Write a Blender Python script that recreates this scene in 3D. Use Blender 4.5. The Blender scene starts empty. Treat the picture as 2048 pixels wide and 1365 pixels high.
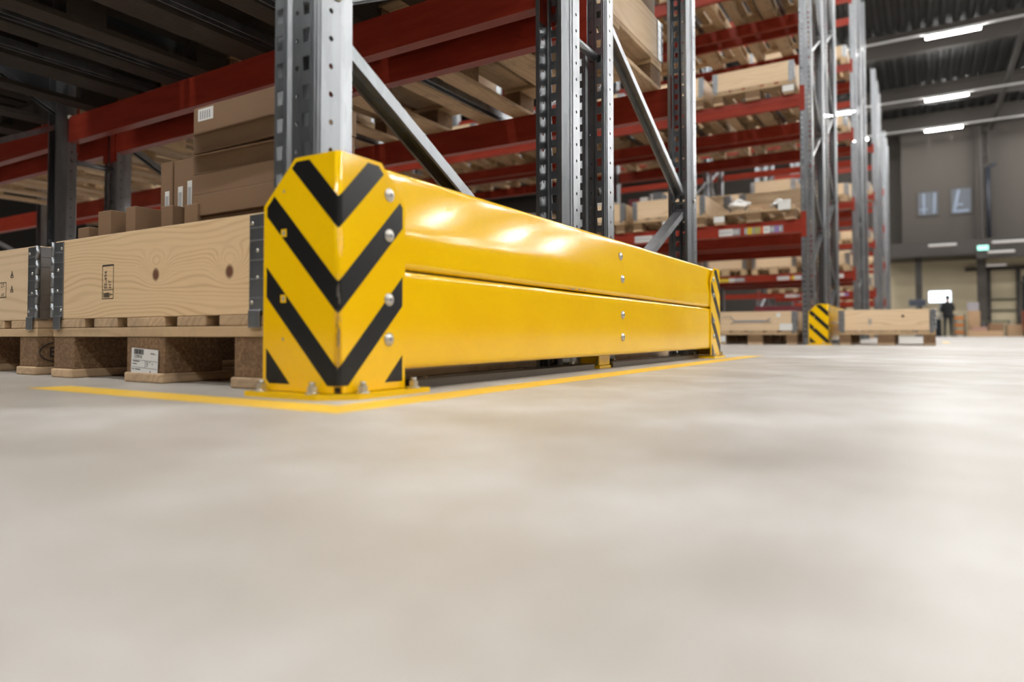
import bpy, bmesh, math, random
from mathutils import Vector, Matrix
random.seed(7)
SC = bpy.context.scene
COL = SC.collection

# ------------------------------------------------------------------ camera
cam_d = bpy.data.cameras.new('camera')
cam_o = bpy.data.objects.new('camera', cam_d)
COL.objects.link(cam_o)
_r = Vector((0.5223980778512697, -0.8527006354321035, -0.0013691570347419402))
_u = Vector((-0.022510298158445522, -0.01539577166202585, 0.999628059175886))
_f = Vector((0.8524045604841147, 0.5221729565466002, 0.027237267066751957))
cam_o.matrix_world = Matrix((
    (_r.x, _u.x, -_f.x, -0.779454), (_r.y, _u.y, -_f.y, -0.792716),
    (_r.z, _u.z, -_f.z, 0.103737), (0, 0, 0, 1)))
cam_d.sensor_width = 36.0
cam_d.lens = 1359.963 * 36.0 / 2048.0
cam_d.shift_x = (1024 - 1014.675) / 2048.0
cam_d.shift_y = (632.997 - 682.5) / 2048.0
cam_d.clip_start = 0.02
cam_d.clip_end = 200
cam_d.dof.use_dof = True
cam_d.dof.focus_distance = 1.95
cam_d.dof.aperture_fstop = 2.0
SC.camera = cam_o

# ------------------------------------------------------------------ world, exposure
wd = bpy.data.worlds.new('hall_ambience')
SC.world = wd
wd.use_nodes = True
wd.node_tree.nodes['Background'].inputs[0].default_value = (0.9, 0.95, 1.0, 1)
wd.node_tree.nodes['Background'].inputs[1].default_value = 0.02
SC.view_settings.view_transform = 'Standard'
SC.view_settings.look = 'None'
SC.view_settings.gamma = 1.0
SC.view_settings.use_curve_mapping = False
SC.view_settings.exposure = 0.0
SC.cycles.use_denoising = True
SC.cycles.max_bounces = 6
SC.cycles.diffuse_bounces = 2
SC.cycles.glossy_bounces = 3
SC.cycles.sample_clamp_indirect = 4.0
LAMP_POWER = 232.0          # emission of the ceiling battens' diffusers


# ------------------------------------------------------------------ node helpers
class NT:
    def __init__(self, name):
        self.m = bpy.data.materials.new(name)
        self.m.use_nodes = True
        self.t = self.m.node_tree
        self.b = self.t.nodes['Principled BSDF']

    def n(self, typ, **kw):
        nd = self.t.nodes.new(typ)
        for k, v in kw.items():
            if k.startswith('i_'):
                nd.inputs[k[2:].replace('_', ' ')].default_value = v
            else:
                setattr(nd, k, v)
        return nd

    def l(self, a, b):
        self.t.links.new(a, b)

    def math(self, op, a, b=None, c=None):
        nd = self.t.nodes.new('ShaderNodeMath')
        nd.operation = op
        for i, v in enumerate((a, b, c)):
            if v is None:
                continue
            if isinstance(v, (int, float)):
                nd.inputs[i].default_value = v
            else:
                self.l(v, nd.inputs[i])
        return nd.outputs[0]

    def ramp(self, fac, stops):
        nd = self.t.nodes.new('ShaderNodeValToRGB')
        el = nd.color_ramp.elements
        while len(el) < len(stops):
            el.new(0.5)
        for e, (p, c) in zip(el, stops):
            e.position = p
            e.color = (c[0], c[1], c[2], 1) if not isinstance(c, (int, float)) else (c, c, c, 1)
        self.l(fac, nd.inputs[0])
        return nd.outputs[0]

    def mix(self, fac, a, b, blend='MIX'):
        nd = self.t.nodes.new('ShaderNodeMix')
        nd.data_type = 'RGBA'
        nd.blend_type = blend
        for i, v in ((0, fac), (6, a), (7, b)):
            if isinstance(v, (int, float)):
                nd.inputs[i].default_value = v
            elif isinstance(v, (tuple, list)):
                nd.inputs[i].default_value = (v[0], v[1], v[2], 1)
            else:
                self.l(v, nd.inputs[i])
        return nd.outputs[2]

    def coords(self, scale=(1, 1, 1)):
        tc = self.n('ShaderNodeTexCoord')
        mp = self.n('ShaderNodeMapping')
        mp.inputs['Scale'].default_value = scale
        self.l(tc.outputs['Object'], mp.inputs[0])
        return mp.outputs[0]

    def noise(self, vec, scale, detail=3, rough=0.55, dim='3D', w=None):
        nd = self.n('ShaderNodeTexNoise')
        nd.noise_dimensions = dim
        nd.inputs['Scale'].default_value = scale
        nd.inputs['Detail'].default_value = detail
        nd.inputs['Roughness'].default_value = rough
        if vec is not None:
            self.l(vec, nd.inputs['Vector'])
        if w is not None:
            self.l(w, nd.inputs['W'])
        return nd.outputs[0]

    def bump(self, h, strength=0.3, dist=0.002):
        nd = self.n('ShaderNodeBump')
        nd.inputs['Strength'].default_value = strength
        nd.inputs['Distance'].default_value = dist
        self.l(h, nd.inputs['Height'])
        self.l(nd.outputs[0], self.b.inputs['Normal'])

    def base(self, c):
        if isinstance(c, (tuple, list)):
            self.b.inputs['Base Color'].default_value = (c[0], c[1], c[2], 1)
        else:
            self.l(c, self.b.inputs['Base Color'])

    def rough(self, r):
        if isinstance(r, (int, float)):
            self.b.inputs['Roughness'].default_value = r
        else:
            self.l(r, self.b.inputs['Roughness'])


def srgb(r, g, b):
    f = lambda v: ((v / 255) / 12.92) if v / 255 <= 0.04045 else (((v / 255) + 0.055) / 1.055) ** 2.4
    return (f(r), f(g), f(b))


def plain(name, col, rough=0.5, metal=0.0, var=0.0):
    t = NT(name)
    if var:
        n = t.noise(t.coords(), 8.0, 4)
        oi = t.n('ShaderNodeObjectInfo')
        f = t.math('ADD', t.math('MULTIPLY', n, var), t.math('MULTIPLY', oi.outputs['Random'], var))
        f = t.math('ADD', f, 1.0 - var)
        vm = t.n('ShaderNodeVectorMath', operation='SCALE')
        vm.inputs[0].default_value = col
        t.l(f, vm.inputs['Scale'])
        t.base(vm.outputs[0])
    else:
        t.base(col)
    t.rough(rough)
    t.b.inputs['Metallic'].default_value = metal
    return t.m


def emit(name, col, power):
    t = NT(name)
    t.base((0.03, 0.03, 0.03))
    t.b.inputs['Emission Color'].default_value = (col[0], col[1], col[2], 1)
    t.b.inputs['Emission Strength'].default_value = power
    return t.m


# ------------------------------------------------------------------ materials
def mat_yellow():
    t = NT('yellow_powder_coat')
    co = t.coords()
    n = t.noise(co, 5.0, 3)
    c = t.mix(t.ramp(n, [(0.35, 0.0), (0.7, 1.0)]), (0.98, 0.60, 0.004), (0.94, 0.55, 0.003))
    sc = t.noise(t.coords((6, 6, 40)), 3.0, 6, 0.7)
    c = t.mix(t.ramp(sc, [(0.70, 0.0), (0.78, 0.5)]), c, (0.98, 0.62, 0.03))
    t.base(c)
    t.rough(0.115)
    pn = t.noise(co, 260.0, 2)
    t.bump(pn, 0.04, 0.0004)
    t.b.inputs['Specular IOR Level'].default_value = 0.5
    return t.m


def mat_black():
    t = NT('black_sticker_film')
    co = t.coords()
    n = t.noise(co, 14.0, 6, 0.7)
    t.base(t.mix(t.ramp(n, [(0.55, 0.0), (0.8, 0.5)]), (0.008, 0.008, 0.008), (0.05, 0.045, 0.04)))
    t.rough(0.32)
    return t.m


def mat_galv(name='galvanised_steel', tone=0.33):
    t = NT(name)
    co = t.coords((1, 1, 0.25))
    v = t.n('ShaderNodeTexVoronoi')
    v.inputs['Scale'].default_value = 55.0
    t.l(co, v.inputs['Vector'])
    n = t.noise(t.coords((3, 3, 0.6)), 5.0, 4)
    f = t.math('ADD', t.math('MULTIPLY', v.outputs['Color'], 0.25), n)
    t.base(t.ramp(f, [(0.3, (tone * 0.72, tone * 0.76, tone * 0.8)), (0.85, (tone * 1.08, tone * 1.12, tone * 1.18))]))
    t.b.inputs['Metallic'].default_value = 0.93
    t.rough(t.math('ADD', t.math('MULTIPLY', n, 0.18), 0.26))
    return t.m


def mat_red():
    t = NT('red_beam_paint')
    co = t.coords((4, 1, 8))
    n = t.noise(co, 4.0, 5, 0.6)
    t.base(t.ramp(n, [(0.3, (0.24, 0.026, 0.014)), (0.7, (0.33, 0.042, 0.022))]))
    t.rough(0.33)
    t.b.inputs['Specular IOR Level'].default_value = 0.2
    return t.m


def mat_wood(name, light, dark, along, freq=1.0, knots=(), aged=0.0, rough=0.62, var=0.35, ring=34.0):
    """along: 0 grain runs along X, 1 along Y.  knots: (u, z, size) on a board face."""
    t = NT(name)
    tc = t.n('ShaderNodeTexCoord')
    sp = t.n('ShaderNodeSeparateXYZ')
    t.l(tc.outputs['Object'], sp.inputs[0])
    X, Y, Z = sp.outputs
    U, V = (X, Y) if along == 0 else (Y, X)
    oi = t.n('ShaderNodeObjectInfo')
    rnd = oi.outputs['Random']
    cm = t.n('ShaderNodeCombineXYZ')
    t.l(t.math('MULTIPLY', U, 1.3 * freq), cm.inputs[0])
    t.l(t.math('ADD', t.math('MULTIPLY', V, 6.0 * freq), t.math('MULTIPLY', rnd, 17.0)), cm.inputs[1])
    t.l(t.math('ADD', t.math('MULTIPLY', Z, 6.0 * freq), t.math('MULTIPLY', rnd, 31.0)), cm.inputs[2])
    warp = t.noise(cm.outputs[0], 1.0, 2, 0.5)
    field = t.math('ADD', t.math('ADD', V, t.math('MULTIPLY', Z, 1.0)), t.math('MULTIPLY', warp, 0.22))
    kn_mask = None
    for (ku, kz, ks) in knots:
        du = t.math('DIVIDE', t.math('SUBTRACT', U, ku), ks * 3.2)
        dz = t.math('DIVIDE', t.math('SUBTRACT', Z, kz + ks * 1.2), ks * 2.1)
        r2 = t.math('ADD', t.math('MULTIPLY', du, du), t.math('MULTIPLY', dz, dz))
        g = t.math('POWER', 2.718, t.math('MULTIPLY', r2, -1.0))
        field = t.math('ADD', field, t.math('MULTIPLY', g, ks * 5.6))
        d2u = t.math('DIVIDE', t.math('SUBTRACT', U, ku), ks * 0.85)
        d2z = t.math('DIVIDE', t.math('SUBTRACT', Z, kz), ks * 0.95)
        q = t.math('SQRT', t.math('ADD', t.math('MULTIPLY', d2u, d2u), t.math('MULTIPLY', d2z, d2z)))
        k = t.math('SMOOTH_MIN', t.math('MAXIMUM', t.math('SUBTRACT', 1.25, q), 0.0), 0.5, 0.2)
        k = t.math('MULTIPLY', k, 2.0)
        kn_mask = k if kn_mask is None else t.math('MAXIMUM', kn_mask, k)
    s = t.math('SINE', t.math('MULTIPLY', field, ring * 6.283))
    s = t.math('POWER', t.math('ADD', t.math('MULTIPLY', s, 0.5), 0.5), 2.6)
    big = t.math('SINE', t.math('MULTIPLY', field, ring * 1.1))
    s = t.math('MULTIPLY', s, t.math('ADD', t.math('MULTIPLY', big, 0.25), 0.6))
    cf = t.n('ShaderNodeCombineXYZ')
    t.l(t.math('MULTIPLY', U, 14.0), cf.inputs[0])
    t.l(t.math('MULTIPLY', V, 420.0), cf.inputs[1])
    t.l(t.math('MULTIPLY', Z, 420.0), cf.inputs[2])
    fine = t.noise(cf.outputs[0], 1.0, 3, 0.6)
    fac = t.math('ADD', t.math('MULTIPLY', s, 0.62), t.math('MULTIPLY', t.math('SUBTRACT', fine, 0.5), 0.6))
    c = t.mix(t.math('MAXIMUM', fac, 0.0), light, dark)
    if aged:
        st = t.noise(t.coords((5, 5, 5) if along == 0 else (5, 5, 5)), 1.2, 6, 0.7)
        c = t.mix(t.ramp(st, [(0.5, 0.0), (0.72, aged)]), c, (0.10, 0.085, 0.07))
    if kn_mask is not None:
        kn = t.noise(t.coords((60, 60, 60)), 1.0, 2)
        c = t.mix(t.math('MINIMUM', kn_mask, 1.0), c, t.mix(kn, (0.10, 0.035, 0.018), (0.22, 0.10, 0.05)))
    hv = t.math('ADD', t.math('MULTIPLY', rnd, var), 1.0 - var * 0.6)
    vm = t.n('ShaderNodeVectorMath', operation='SCALE')
    t.l(c, vm.inputs[0])
    t.l(hv, vm.inputs['Scale'])
    t.base(vm.outputs[0])
    t.rough(rough)
    t.bump(fine, 0.15, 0.001)
    return t.m


def mat_chip():
    t = NT('pressed_chip_block')
    n = t.noise(t.coords((1, 1, 1)), 160.0, 4, 0.75)
    n2 = t.noise(t.coords(), 14.0, 3)
    c = t.ramp(n, [(0.3, (0.11, 0.058, 0.026)), (0.55, (0.25, 0.145, 0.072)), (0.75, (0.42, 0.27, 0.15))])
    t.base(t.mix(t.ramp(n2, [(0.4, 0.0), (0.8, 0.5)]), c, (0.13, 0.08, 0.045)))
    t.rough(0.85)
    t.bump(n, 0.4, 0.002)
    return t.m


def mat_card(name='brown_cardboard', c1=(0.25, 0.15, 0.082), c2=(0.20, 0.115, 0.06)):
    t = NT(name)
    n = t.noise(t.coords((30, 30, 200)), 2.0, 4, 0.6)
    oi = t.n('ShaderNodeObjectInfo')
    f = t.math('ADD', t.math('MULTIPLY', n, 0.6), t.math('MULTIPLY', oi.outputs['Random'], 0.4))
    t.base(t.mix(f, c1, c2))
    t.rough(0.7)
    return t.m


def mat_floor():
    t = NT('sealed_concrete')
    co = t.coords()
    a = t.noise(co, 0.55, 6, 0.6)
    b = t.noise(co, 3.2, 6, 0.65)
    d = t.noise(t.coords((1.0, 1.0, 1.0)), 26.0, 5, 0.75)
    f = t.math('ADD', t.math('MULTIPLY', a, 0.4), t.math('MULTIPLY', b, 0.6))
    c = t.ramp(f, [(0.36, (0.36, 0.325, 0.285)), (0.50, (0.475, 0.443, 0.405)), (0.62, (0.62, 0.605, 0.585))])
    c = t.mix(t.ramp(d, [(0.62, 0.0), (0.8, 0.22)]), c, (0.28, 0.25, 0.22))
    sp = t.n('ShaderNodeTexVoronoi')
    sp.inputs['Scale'].default_value = 40.0
    t.l(co, sp.inputs['Vector'])
    c = t.mix(t.ramp(sp.outputs['Distance'], [(0.03, 0.35), (0.07, 0.0)]), c, (0.2, 0.17, 0.14))
    t.base(c)
    r = t.math('ADD', t.math('MULTIPLY', b, 0.25), 0.30)
    t.rough(r)
    t.bump(t.noise(co, 35.0, 4), 0.05, 0.002)
    return t.m


def mat_tape():
    t = NT('yellow_floor_tape')
    co = t.coords()
    n = t.noise(co, 18.0, 6, 0.75)
    c = t.mix(t.ramp(n, [(0.45, 0.0), (0.75, 0.6)]), (0.96, 0.60, 0.06), (0.92, 0.66, 0.22))
    t.base(c)
    t.rough(0.4)
    return t.m


YELLOW, BLACK = mat_yellow(), mat_black()
GALV = mat_galv()
GALVD = mat_galv('hinge_plate_steel', 0.33)
ZINC = plain('zinc_plated_bolt', (0.62, 0.60, 0.55), 0.28, 0.9)
RED = mat_red()
KNOTS_NEAR = ((0.632 - 0.67, 0.092, 0.014), (0.381 - 0.67, 0.086, 0.014))
PINE = mat_wood('fresh_pine_side', (0.82, 0.61, 0.39), (0.58, 0.38, 0.20), 1, 1.0, (), 0.0, 0.55, 0.25)
PINE_NEAR = mat_wood('fresh_pine_knotty_front', (0.80, 0.58, 0.34), (0.54, 0.33, 0.15), 1, 1.0, KNOTS_NEAR, 0.0, 0.5, 0.0, 78.0)
PINEX = mat_wood('fresh_pine_long', (0.80, 0.59, 0.37), (0.56, 0.36, 0.19), 0, 1.0, (), 0.0, 0.55, 0.25)
PALX = mat_wood('pallet_wood_long', (0.56, 0.39, 0.235), (0.31, 0.20, 0.11), 0, 1.0, (), 0.55, 0.75, 0.35)
PALY = mat_wood('pallet_wood_cross', (0.60, 0.42, 0.24), (0.34, 0.21, 0.11), 1, 1.0, (), 0.3, 0.75, 0.3)
SHADEPAL = mat_wood('pallet_wood_painted_shade', (0.045, 0.032, 0.022), (0.02, 0.014, 0.01), 0, 1.0, (), 0.3, 0.8, 0.3)  # pallet wood with the shade under the rack painted into its colour
CHIP = mat_chip()
CARD = mat_card()
CARD_PALE = mat_card('pale_cardboard', (0.50, 0.33, 0.19), (0.42, 0.27, 0.15))
CARD_WHITE = plain('white_card', (0.72, 0.70, 0.67), 0.6)
MAROON = plain('maroon_carton', (0.16, 0.02, 0.03), 0.6)
BLOCKDARK = plain('light_blocker_dark', (0.02, 0.02, 0.022), 0.6)  # near-black for the added light-blocking loads, shade put into the colour
GREYBOX = plain('grey_tote_plastic', (0.16, 0.17, 0.19), 0.5)
BLUEBOX = plain('blue_tote_plastic', (0.03, 0.05, 0.14), 0.5)
FILM = plain('white_stretch_film', (0.75, 0.74, 0.72), 0.25)
PAPER = plain('white_label_paper', (0.78, 0.77, 0.74), 0.5)
INK = plain('black_ink', (0.02, 0.018, 0.02), 0.6)
INKGREY = plain('grey_ink', (0.28, 0.28, 0.30), 0.6)
FLOOR, TAPE = mat_floor(), mat_tape()
DARKSTEEL = plain('dark_bronze_steel', (0.10, 0.085, 0.07), 0.34, 0.7, 0.3)
DECK = plain('dark_roof_deck', (0.012, 0.0115, 0.011), 0.6)
GIRDER = plain('brown_grey_girder', (0.032, 0.026, 0.021), 0.6)
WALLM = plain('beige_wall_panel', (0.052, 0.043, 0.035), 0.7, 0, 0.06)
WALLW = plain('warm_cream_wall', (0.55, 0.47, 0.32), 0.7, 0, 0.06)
DARKP = plain('dark_blue_pipe_paint', (0.012, 0.016, 0.028), 0.5)
RUBBER = plain('black_rubber', (0.012, 0.012, 0.012), 0.7)
LAMP = emit('lamp_diffuser_glow', (1.0, 0.985, 0.95), LAMP_POWER)
LAMPSOFT = emit('soft_tube_glow', (1.0, 0.88, 0.80), 0.5)
SCREEN = emit('lit_screen', (0.85, 0.93, 1.0), 3.0)
SCREENDIM = emit('dim_screen', (0.02, 0.04, 0.09), 0.35)
EXITG = emit('exit_sign_glow', (0.35, 0.95, 0.75), 2.2)
WINGLOW = emit('office_window_glow', (0.34, 0.44, 0.60), 0.16)
WINTUBE = emit('office_tube_glow', (0.62, 0.74, 0.95), 0.45)
LAMPBODY = plain('white_lamp_housing', (0.6, 0.6, 0.6), 0.4)
CLOTHB = plain('black_jacket_cloth', (0.008, 0.008, 0.010), 0.85)
TROUSER = plain('dark_work_trousers', (0.010, 0.014, 0.020), 0.85)
SKIN = plain('skin', (0.45, 0.27, 0.19), 0.5)
HAIR = plain('dark_hair', (0.015, 0.010, 0.008), 0.6)
ORANGE = plain('orange_shelf_paint', (0.50, 0.17, 0.03), 0.5)
REDTRUCK = plain('truck_red_paint', (0.22, 0.012, 0.008), 0.35)


# ------------------------------------------------------------------ mesh helpers
class MB:
    """Collects geometry with material slots, then links it as one mesh object."""

    def __init__(self):
        self.bm = bmesh.new()
        self.mats = []

    def mi(self, m):
        if m not in self.mats:
            self.mats.append(m)
        return self.mats.index(m)

    def box(self, a, b, m, bevel=0.0, rot=None, segs=1):
        x0, y0, z0 = a
        x1, y1, z1 = b
        vs = [self.bm.verts.new(p) for p in ((x0, y0, z0), (x1, y0, z0), (x1, y1, z0), (x0, y1, z0),
                                             (x0, y0, z1), (x1, y0, z1), (x1, y1, z1), (x0, y1, z1))]
        fs = []
        for q in ((3, 2, 1, 0), (4, 5, 6, 7), (0, 1, 5, 4), (1, 2, 6, 5), (2, 3, 7, 6), (3, 0, 4, 7)):
            f = self.bm.faces.new([vs[i] for i in q])
            f.material_index = self.mi(m)
            fs.append(f)
        allv = vs
        if bevel:
            es = list({e for f in fs for e in f.edges})
            r = bmesh.ops.bevel(self.bm, geom=es, offset=bevel, segments=segs, affect='EDGES', profile=0.5)
            allv = list({v for f in r['faces'] for v in f.verts} | {v for v in vs if v.is_valid})
            k = self.mi(m)
            for v in allv:
                for f in v.link_faces:
                    f.material_index = k
        if rot is not None:
            bmesh.ops.transform(self.bm, matrix=rot, verts=allv)
        return allv

    def prism(self, pts, axis, a, b, m, smooth=False):
        """pts: closed 2D outline; axis 0,1,2 = extrusion axis; remaining coords in order."""
        def P(p, t):
            if axis == 0:
                return (t, p[0], p[1])
            if axis == 1:
                return (p[0], t, p[1])
            return (p[0], p[1], t)
        A = [self.bm.verts.new(P(p, a)) for p in pts]
        B = [self.bm.verts.new(P(p, b)) for p in pts]
        n = len(pts)
        k = self.mi(m)
        for i in range(n):
            f = self.bm.faces.new((A[i], A[(i + 1) % n], B[(i + 1) % n], B[i]))
            f.material_index = k
            f.smooth = smooth
        for vs in (A[::-1], B):
            f = self.bm.faces.new(vs)
            f.material_index = k
        return A + B

    def cyl(self, p0, p1, r, m, n=16, r2=None, smooth=True, cap=True):
        p0, p1 = Vector(p0), Vector(p1)
        d = (p1 - p0).normalized()
        a = d.orthogonal().normalized()
        b = d.cross(a)
        r2 = r if r2 is None else r2
        A = [self.bm.verts.new(p0 + (a * math.cos(t) + b * math.sin(t)) * r) for t in [2 * math.pi * i / n for i in range(n)]]
        B = [self.bm.verts.new(p1 + (a * math.cos(t) + b * math.sin(t)) * r2) for t in [2 * math.pi * i / n for i in range(n)]]
        k = self.mi(m)
        for i in range(n):
            f = self.bm.faces.new((A[i], A[(i + 1) % n], B[(i + 1) % n], B[i]))
            f.material_index = k
            f.smooth = smooth
        if cap:
            for vs in (A[::-1], B):
                f = self.bm.faces.new(vs)
                f.material_index = k
        return A + B

    def dome(self, c, axis, r, h, m, n=14, rings=4):
        """low domed head with its flat side at c, rising h along axis."""
        c, d = Vector(c), Vector(axis).normalized()
        a = d.orthogonal().normalized()
        b = d.cross(a)
        k = self.mi(m)
        prev = None
        for j in range(rings + 1):
            t = (math.pi / 2) * j / rings
            rr, hh = r * math.cos(t), h * math.sin(t)
            if j == rings:
                top = self.bm.verts.new(c + d * h)
                for i in range(n):
                    f = self.bm.faces.new((prev[i], prev[(i + 1) % n], top))
                    f.material_index = k
                    f.smooth = True
            else:
                cur = [self.bm.verts.new(c + d * hh + (a * math.cos(q) + b * math.sin(q)) * rr)
                       for q in [2 * math.pi * i / n for i in range(n)]]
                if prev:
                    for i in range(n):
                        f = self.bm.faces.new((prev[i], prev[(i + 1) % n], cur[(i + 1) % n], cur[i]))
                        f.material_index = k
                        f.smooth = True
                prev = cur

    def face(self, pts, m, smooth=False):
        f = self.bm.faces.new([self.bm.verts.new(p) for p in pts])
        f.material_index = self.mi(m)
        f.smooth = smooth
        return f

    def mesh(self, name, recalc=True):
        if recalc:
            bmesh.ops.recalc_face_normals(self.bm, faces=self.bm.faces[:])
        me = bpy.data.meshes.new(name)
        self.bm.to_mesh(me)
        self.bm.free()
        for m in self.mats:
            me.materials.append(m)
        return me

    def build(self, name, parent=None, loc=(0, 0, 0), rotz=0.0, recalc=True):
        return link(name, self.mesh(name, recalc), parent, loc, rotz)


def link(name, me, parent=None, loc=(0, 0, 0), rotz=0.0):
    o = bpy.data.objects.new(name, me)
    COL.objects.link(o)
    o.location = loc
    o.rotation_euler = (0, 0, rotz)
    if parent is not None:
        o.parent = parent
    return o


def empty(name, loc=(0, 0, 0), rotz=0.0):
    o = bpy.data.objects.new(name, None)
    o.empty_display_size = 0.1
    COL.objects.link(o)
    o.location = loc
    o.rotation_euler = (0, 0, rotz)
    return o


def tag(o, label, cat, group=None, kind=None):
    o['label'] = label
    o['category'] = cat
    if group:
        o['group'] = group
    if kind:
        o['kind'] = kind
    return o


def structure(o):
    o['kind'] = 'structure'
    return o


KIDS = {}


def kids(o):
    return list(o.children)


def dup(o, loc, rotz=None, parent=None):
    c = o.copy()
    COL.objects.link(c)
    c.parent = parent
    if parent is None:
        c.location = loc
        if rotz is not None:
            c.rotation_euler = (0, 0, rotz)
    for ch in kids(o):
        dup(ch, None, None, c)
    return c


ORD = ['end', 'second', 'third', 'fourth', 'fifth', 'sixth', 'seventh']

# ------------------------------------------------------------------ room shell
m = MB()
m.box((-24, -34, -0.2), (43, 46, 0.0), FLOOR)
structure(m.build('floor'))

m = MB()      # trapezoidal steel roof deck, ribs along X
y = -34.0
prof = []
while y < 46:
    prof += [(y, 11.4), (y + 0.14, 11.4), (y + 0.19, 11.52), (y + 0.36, 11.52)]
    y += 0.41
prof += [(46, 11.4), (46, 11.7), (-34, 11.7)]
m.prism(prof, 0, -24, 43, DECK)
structure(m.build('ceiling'))

m = MB()
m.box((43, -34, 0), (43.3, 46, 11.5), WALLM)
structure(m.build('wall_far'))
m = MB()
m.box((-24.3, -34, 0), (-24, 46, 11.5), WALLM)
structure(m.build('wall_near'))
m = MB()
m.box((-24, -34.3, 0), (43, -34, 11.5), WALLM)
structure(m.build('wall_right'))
m = MB()
m.box((-24, 46, 0), (43, 46.3, 11.5), WALLM)
structure(m.build('wall_left'))

# upper office box overhanging the hall end, its two windows, the strip below
m = MB()
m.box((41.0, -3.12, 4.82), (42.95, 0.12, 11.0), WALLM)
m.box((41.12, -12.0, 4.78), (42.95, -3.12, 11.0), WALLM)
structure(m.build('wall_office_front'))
m = MB()
m.box((39.6, -12, 4.05), (42.95, 0.9, 4.78), GIRDER)
m.box((38.9, -12, 3.75), (39.2, -3.0, 4.05), GIRDER)
structure(m.build('ceiling_mezzanine'))
m = MB()
m.box((42.6, -12, 0), (42.95, 3, 4.05), WALLW)
structure(m.build('wall_under_mezzanine'))
for k, (y0, y1, z0, z1, slant) in enumerate(((-1.50, -0.64, 6.36, 7.54, 0), (-2.94, -2.10, 6.32, 7.58, 1))):
    m = MB()
    yc = (y0 + y1) / 2
    for a, b in (((y0 - .06, z0 - .06), (y1 + .06, z0)), ((y0 - .06, z1), (y1 + .06, z1 + .06)),
                 ((y0 - .06, z0), (y0, z1)), ((y1, z0), (y1 + .06, z1))):
        m.box((40.94, a[0], a[1]), (41.0, b[0], b[1]), WALLM)
    w = structure(m.build('window_%d' % (k + 1)))
    m = MB()
    m.box((40.985, y0, z0), (40.995, y1, z1), WINGLOW)
    m.build('window_pane', w)
    m = MB()
    for i in range(14):
        z = z0 + (z1 - z0) * (i + .5) / 14
        m.box((40.955, y0, z - .008), (40.965, y1, z + .008), GREYBOX)
    m.build('blind', w)
    m = MB()
    if slant == 0:
        m.cyl((40.975, y1 - .25, z0 + .05), (40.975, y1 - .25, z1 - .05), .05, WINTUBE, 8)
        m.cyl((40.975, y0 + .16, z0 + .05), (40.975, y0 + .12, z1 - .05), .05, WINTUBE, 8)
        m.cyl((40.975, y1 - .05, z0 + .28), (40.975, y1 - .4, z0 + .3), .04, WINTUBE, 8)
    else:
        m.cyl((40.975, y1 - .1, z0 + .05), (40.975, y1 - .32, z1 - .05), .07, WINTUBE, 8)
        m.cyl((40.975, y1 - .1, z0 + .1), (40.975, y0 + .1, z0 + .12), .05, WINTUBE, 8)
        m.cyl((40.975, y1 - .2, z0 + .45), (40.975, y0 + .35, z0 + .45), .04, WINTUBE, 8)
    m.build('office_lamp', w)

m = MB()
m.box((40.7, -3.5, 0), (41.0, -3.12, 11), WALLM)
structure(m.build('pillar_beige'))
m = MB()
m.box((40.4, -3.42, 4.6), (40.55, -3.30, 10.8), GIRDER)
m.box((40.4, -3.75, 8.7), (40.55, -3.68, 10.8), GIRDER)
for z in range(10):
    m.box((40.42, -3.68, 4.9 + z * .6), (40.53, -3.42, 4.96 + z * .6), GIRDER)
structure(m.build('trim_cable_ladder'))
o = MB()
o.cyl((40.3, -3.62, 4.79), (40.3, -3.62, 8.4), 0.09, DARKP, 14)
o.cyl((40.3, -3.62, 8.36), (40.3, -3.95, 8.55), 0.075, DARKP, 14)
tag(o.build('downpipe'), 'dark blue vertical pipe on the pillar beside the upper office windows', 'pipe')
m = MB()
m.box((40.4, -.75, 0), (40.75, -.45, 4.05), GIRDER)
structure(m.build('pillar_grey'))
m = MB()       # sliding door frames low on the cream wall
for y0 in (-3.7, -4.95, -6.2):
    m.box((42.4, y0 - .09, 0), (42.6, y0 + .09, 3.5), GIRDER)
m.box((42.4, -6.3, 3.42), (42.6, -2.7, 3.6), WALLM)
m.box((42.45, -4.9, 1.85), (42.6, -3.75, 1.93), GIRDER)
m.box((42.45, -4.9, 1.3), (42.6, -3.75, 1.36), GIRDER)
structure(m.build('door_1'))

# roof girders
for k, x in enumerate((9.0, 15.5, 22.0, 28.5, 35.2, 40.0)):
    m = MB()
    m.box((x - .14, -34, 11.30), (x + .14, 46, 11.39), GIRDER)
    m.box((x - .14, -34, 10.55), (x + .14, 46, 10.62), GIRDER)
    m.box((x - .015, -34, 10.6), (x + .015, 46, 11.32), GIRDER)
    structure(m.build('beam_roof_%d' % (k + 1)))
m = MB()
m.box((5, -3.9, 10.3), (40.5, -3.75, 10.45), GIRDER)
structure(m.build('beam_cable_tray'))

# ------------------------------------------------------------------ ceiling battens
def lamp_proto():
    r = empty('ceiling_batten')
    m = MB()
    m.box((-.06, -.76, .04), (.06, .76, .11), LAMPBODY, .008)
    m.build('lamp_housing', r)
    m = MB()
    m.prism([(-.07, .04), (-.055, .005), (-.03, -.012), (.03, -.012), (.055, .005), (.07, .04)], 1, -.75, .75, LAMP)
    m.build('lamp_diffuser', r)
    return r


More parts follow.
